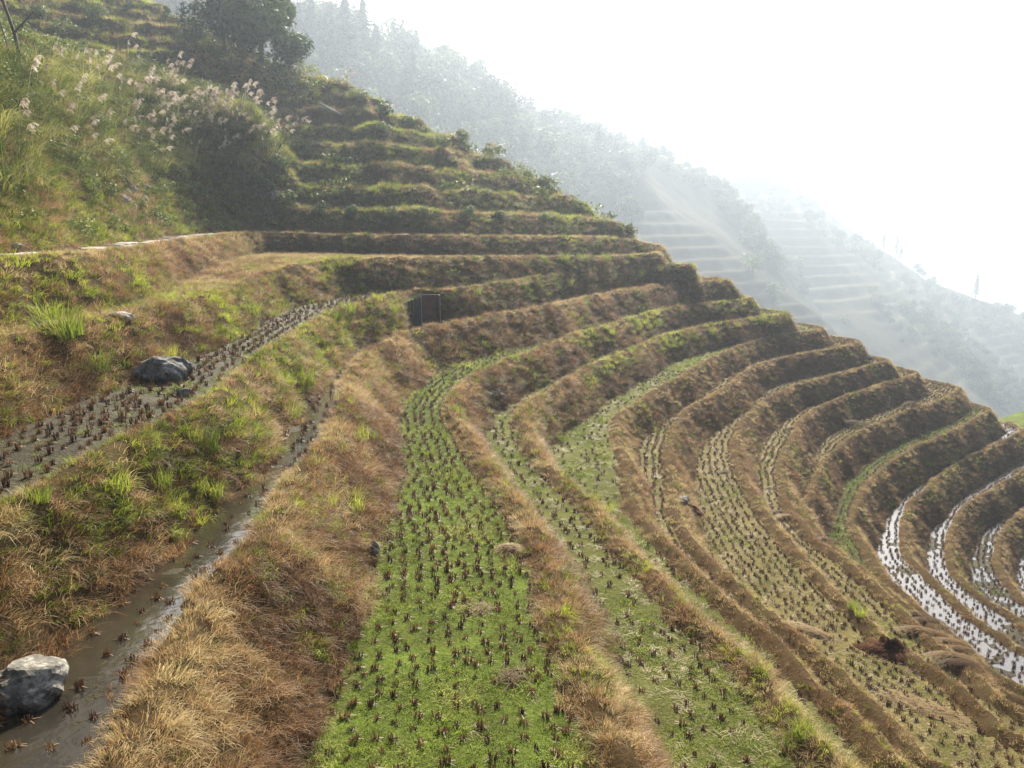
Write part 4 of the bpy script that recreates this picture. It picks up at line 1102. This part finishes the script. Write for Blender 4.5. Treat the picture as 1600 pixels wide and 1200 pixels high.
for px_, py_, hp in ((660,140,55),(690,135,60),(715,150,60),(742,150,50),(760,170,50),(600,135,60),(650,160,60),(700,185,60),(735,190,60),(640,195,55),(770,190,45),(560,150,60),(1036,246,26)):
    p = hill_point(HA, px_, py_); far_tree(p, hp / FPX * p.y, 'b', LA, 'broadleaf trees on the wooded hill')
for i in range(110):
    px_ = random.uniform(470, 1010); top = np.interp(px_, [430, 600, 745, 900, 1105], [0, 70, 118, 195, 280])
    py_ = top + abs(random.gauss(0, 1)) * 70 + 12
    p = hill_point(HA, px_, py_); far_tree(p, random.uniform(6, 13), 'b' if random.random() < .85 else 'c', LA, 'broadleaf trees on the wooded hill')
for i in range(46):
    t = random.random(); px_ = np.interp(t, [0, .25, .6, 1], [1180, 1300, 1440, 1560]) + random.gauss(0, 14); py_ = np.interp(t, [0, .25, .6, 1], [385, 470, 500, 628]) + abs(random.gauss(0, 30))
    p = hill_point(HA, px_, py_); far_tree(p, random.uniform(6, 13), 'b', 'hazy tree on the low shoulder where the wooded hill meets the valley', 'trees on the low shoulder')
for i in range(60):
    px_ = random.uniform(1130, 1600); top = np.interp(px_, [1115, 1200, 1300, 1400, 1500, 1600], [275, 278, 339, 406, 460, 496])
    p = hill_point(HB, px_, top + abs(random.gauss(0, 26))); far_tree(p, random.uniform(6, 11), 'b', 'hazy tree near the skyline of the distant terraced hill', 'trees on the distant hill')
p = hill_point(HB, 1525, 466); far_tree(p, 17, 'c', 'lone conifer on the lower skyline of the distant hill', None)
# small pavilion on the far skyline
p = hill_point(HB, 1192, 276)
root = bpy.data.objects.new('pavilion', None); COL.objects.link(root); root.location = p; root.scale = (1.6,) * 3; tag(root, 'tiny hazy flat roofed pavilion on the far skyline', 'building')
box('wall', -3.4, 3.4, -2, 2, -.5, 2.0, M['darkwood'], root)
V = [(-5.5, -3.2, 2.01), (5.5, -3.2, 2.01), (5.5, 3.2, 2.01), (-5.5, 3.2, 2.01), (-2.6, -.4, 4.2), (2.6, -.4, 4.2), (2.6, .4, 4.2), (-2.6, .4, 4.2)]
link('roof', mesh_from('roof', V, [(3, 2, 1, 0), (0, 1, 5, 4), (1, 2, 6, 5), (2, 3, 7, 6), (3, 0, 4, 7), (4, 5, 6, 7)]), M['darkwood'], root)

# ------------------------------------------------------------------ bright green knoll with a pale track, beyond the nose of the spur
c0 = at_depth(1665, 712, 74.0)
V, F = [], []; n, m_ = 40, 14
for j in range(m_):
    t = j / (m_ - 1)
    for i in range(n):
        a = 2 * math.pi * i / n
        r_ = 16 * t; zz = 3.4 * (1 - t * t) - 9 * max(0, t - .6) ** 1.5 + 0.35 * math.floor(6 * (1 - t)) * .5
        V.append((c0.x + 7 + math.cos(a) * r_ * 1.1, c0.y + math.sin(a) * r_, c0.z + zz + (vnoise(np.array([a * 3]), np.array([t * 6]), 5)[0] - .5) * .5 * t))
for j in range(m_ - 1):
    for i in range(n): F.append((j * n + i, (j + 1) * n + i, (j + 1) * n + (i + 1) % n, j * n + (i + 1) % n))
o = link('knoll', mesh_from('knoll', V, F, True), M['lush']); tag(o, 'bright green grassy knoll beyond the nose of the spur', kind='structure')

# scrub over the far hills, too distant to count
pts, sc_ = [], []
for V_, n_, s0, s1 in ((HA, 2600, 3.0, 7.5), (HB, 700, 3.0, 6.0)):
    F_ = V_[14:].reshape(-1, 3); F_ = F_[in_view(F_, 0.05)]
    if V_ is HA:                                           # the lower flank of the wooded hill is open terraces
        pp = pix(F_); F_ = F_[(pp[:, 0] < 930 + 60 * np.sin(pp[:, 1] * .05)) | (pp[:, 0] > 1400) | (pp[:, 1] < np.interp(pp[:, 0], [745, 1105, 1205, 1290, 1420], [150, 300, 415, 478, 490]))]
    k = rng.integers(0, len(F_), n_ * 2); g_ = fbm(F_[k, 0] * .02, F_[k, 1] * .02, 97)
    k = k[g_ > (0.42 if V_ is HA else 0.55)][:n_]
    pts.append(F_[k] + rng.normal(0, 1.0, (len(k), 3)) * (1, 1, 0)); sc_.append(rng.uniform(s0, s1, len(k)))
pts = np.vstack(pts); sc_ = np.concatenate(sc_)
scatter('hillside_scrub', 'hazy scrub and thicket covering the far hills', 'scrub', pts - (0, 0, .6), np.c_[np.zeros((len(pts), 2)), rng.uniform(0, 6.28, len(pts))], sc_, rng.integers(0, 5, len(pts)), rng.uniform(0, 1, len(pts)), broM)
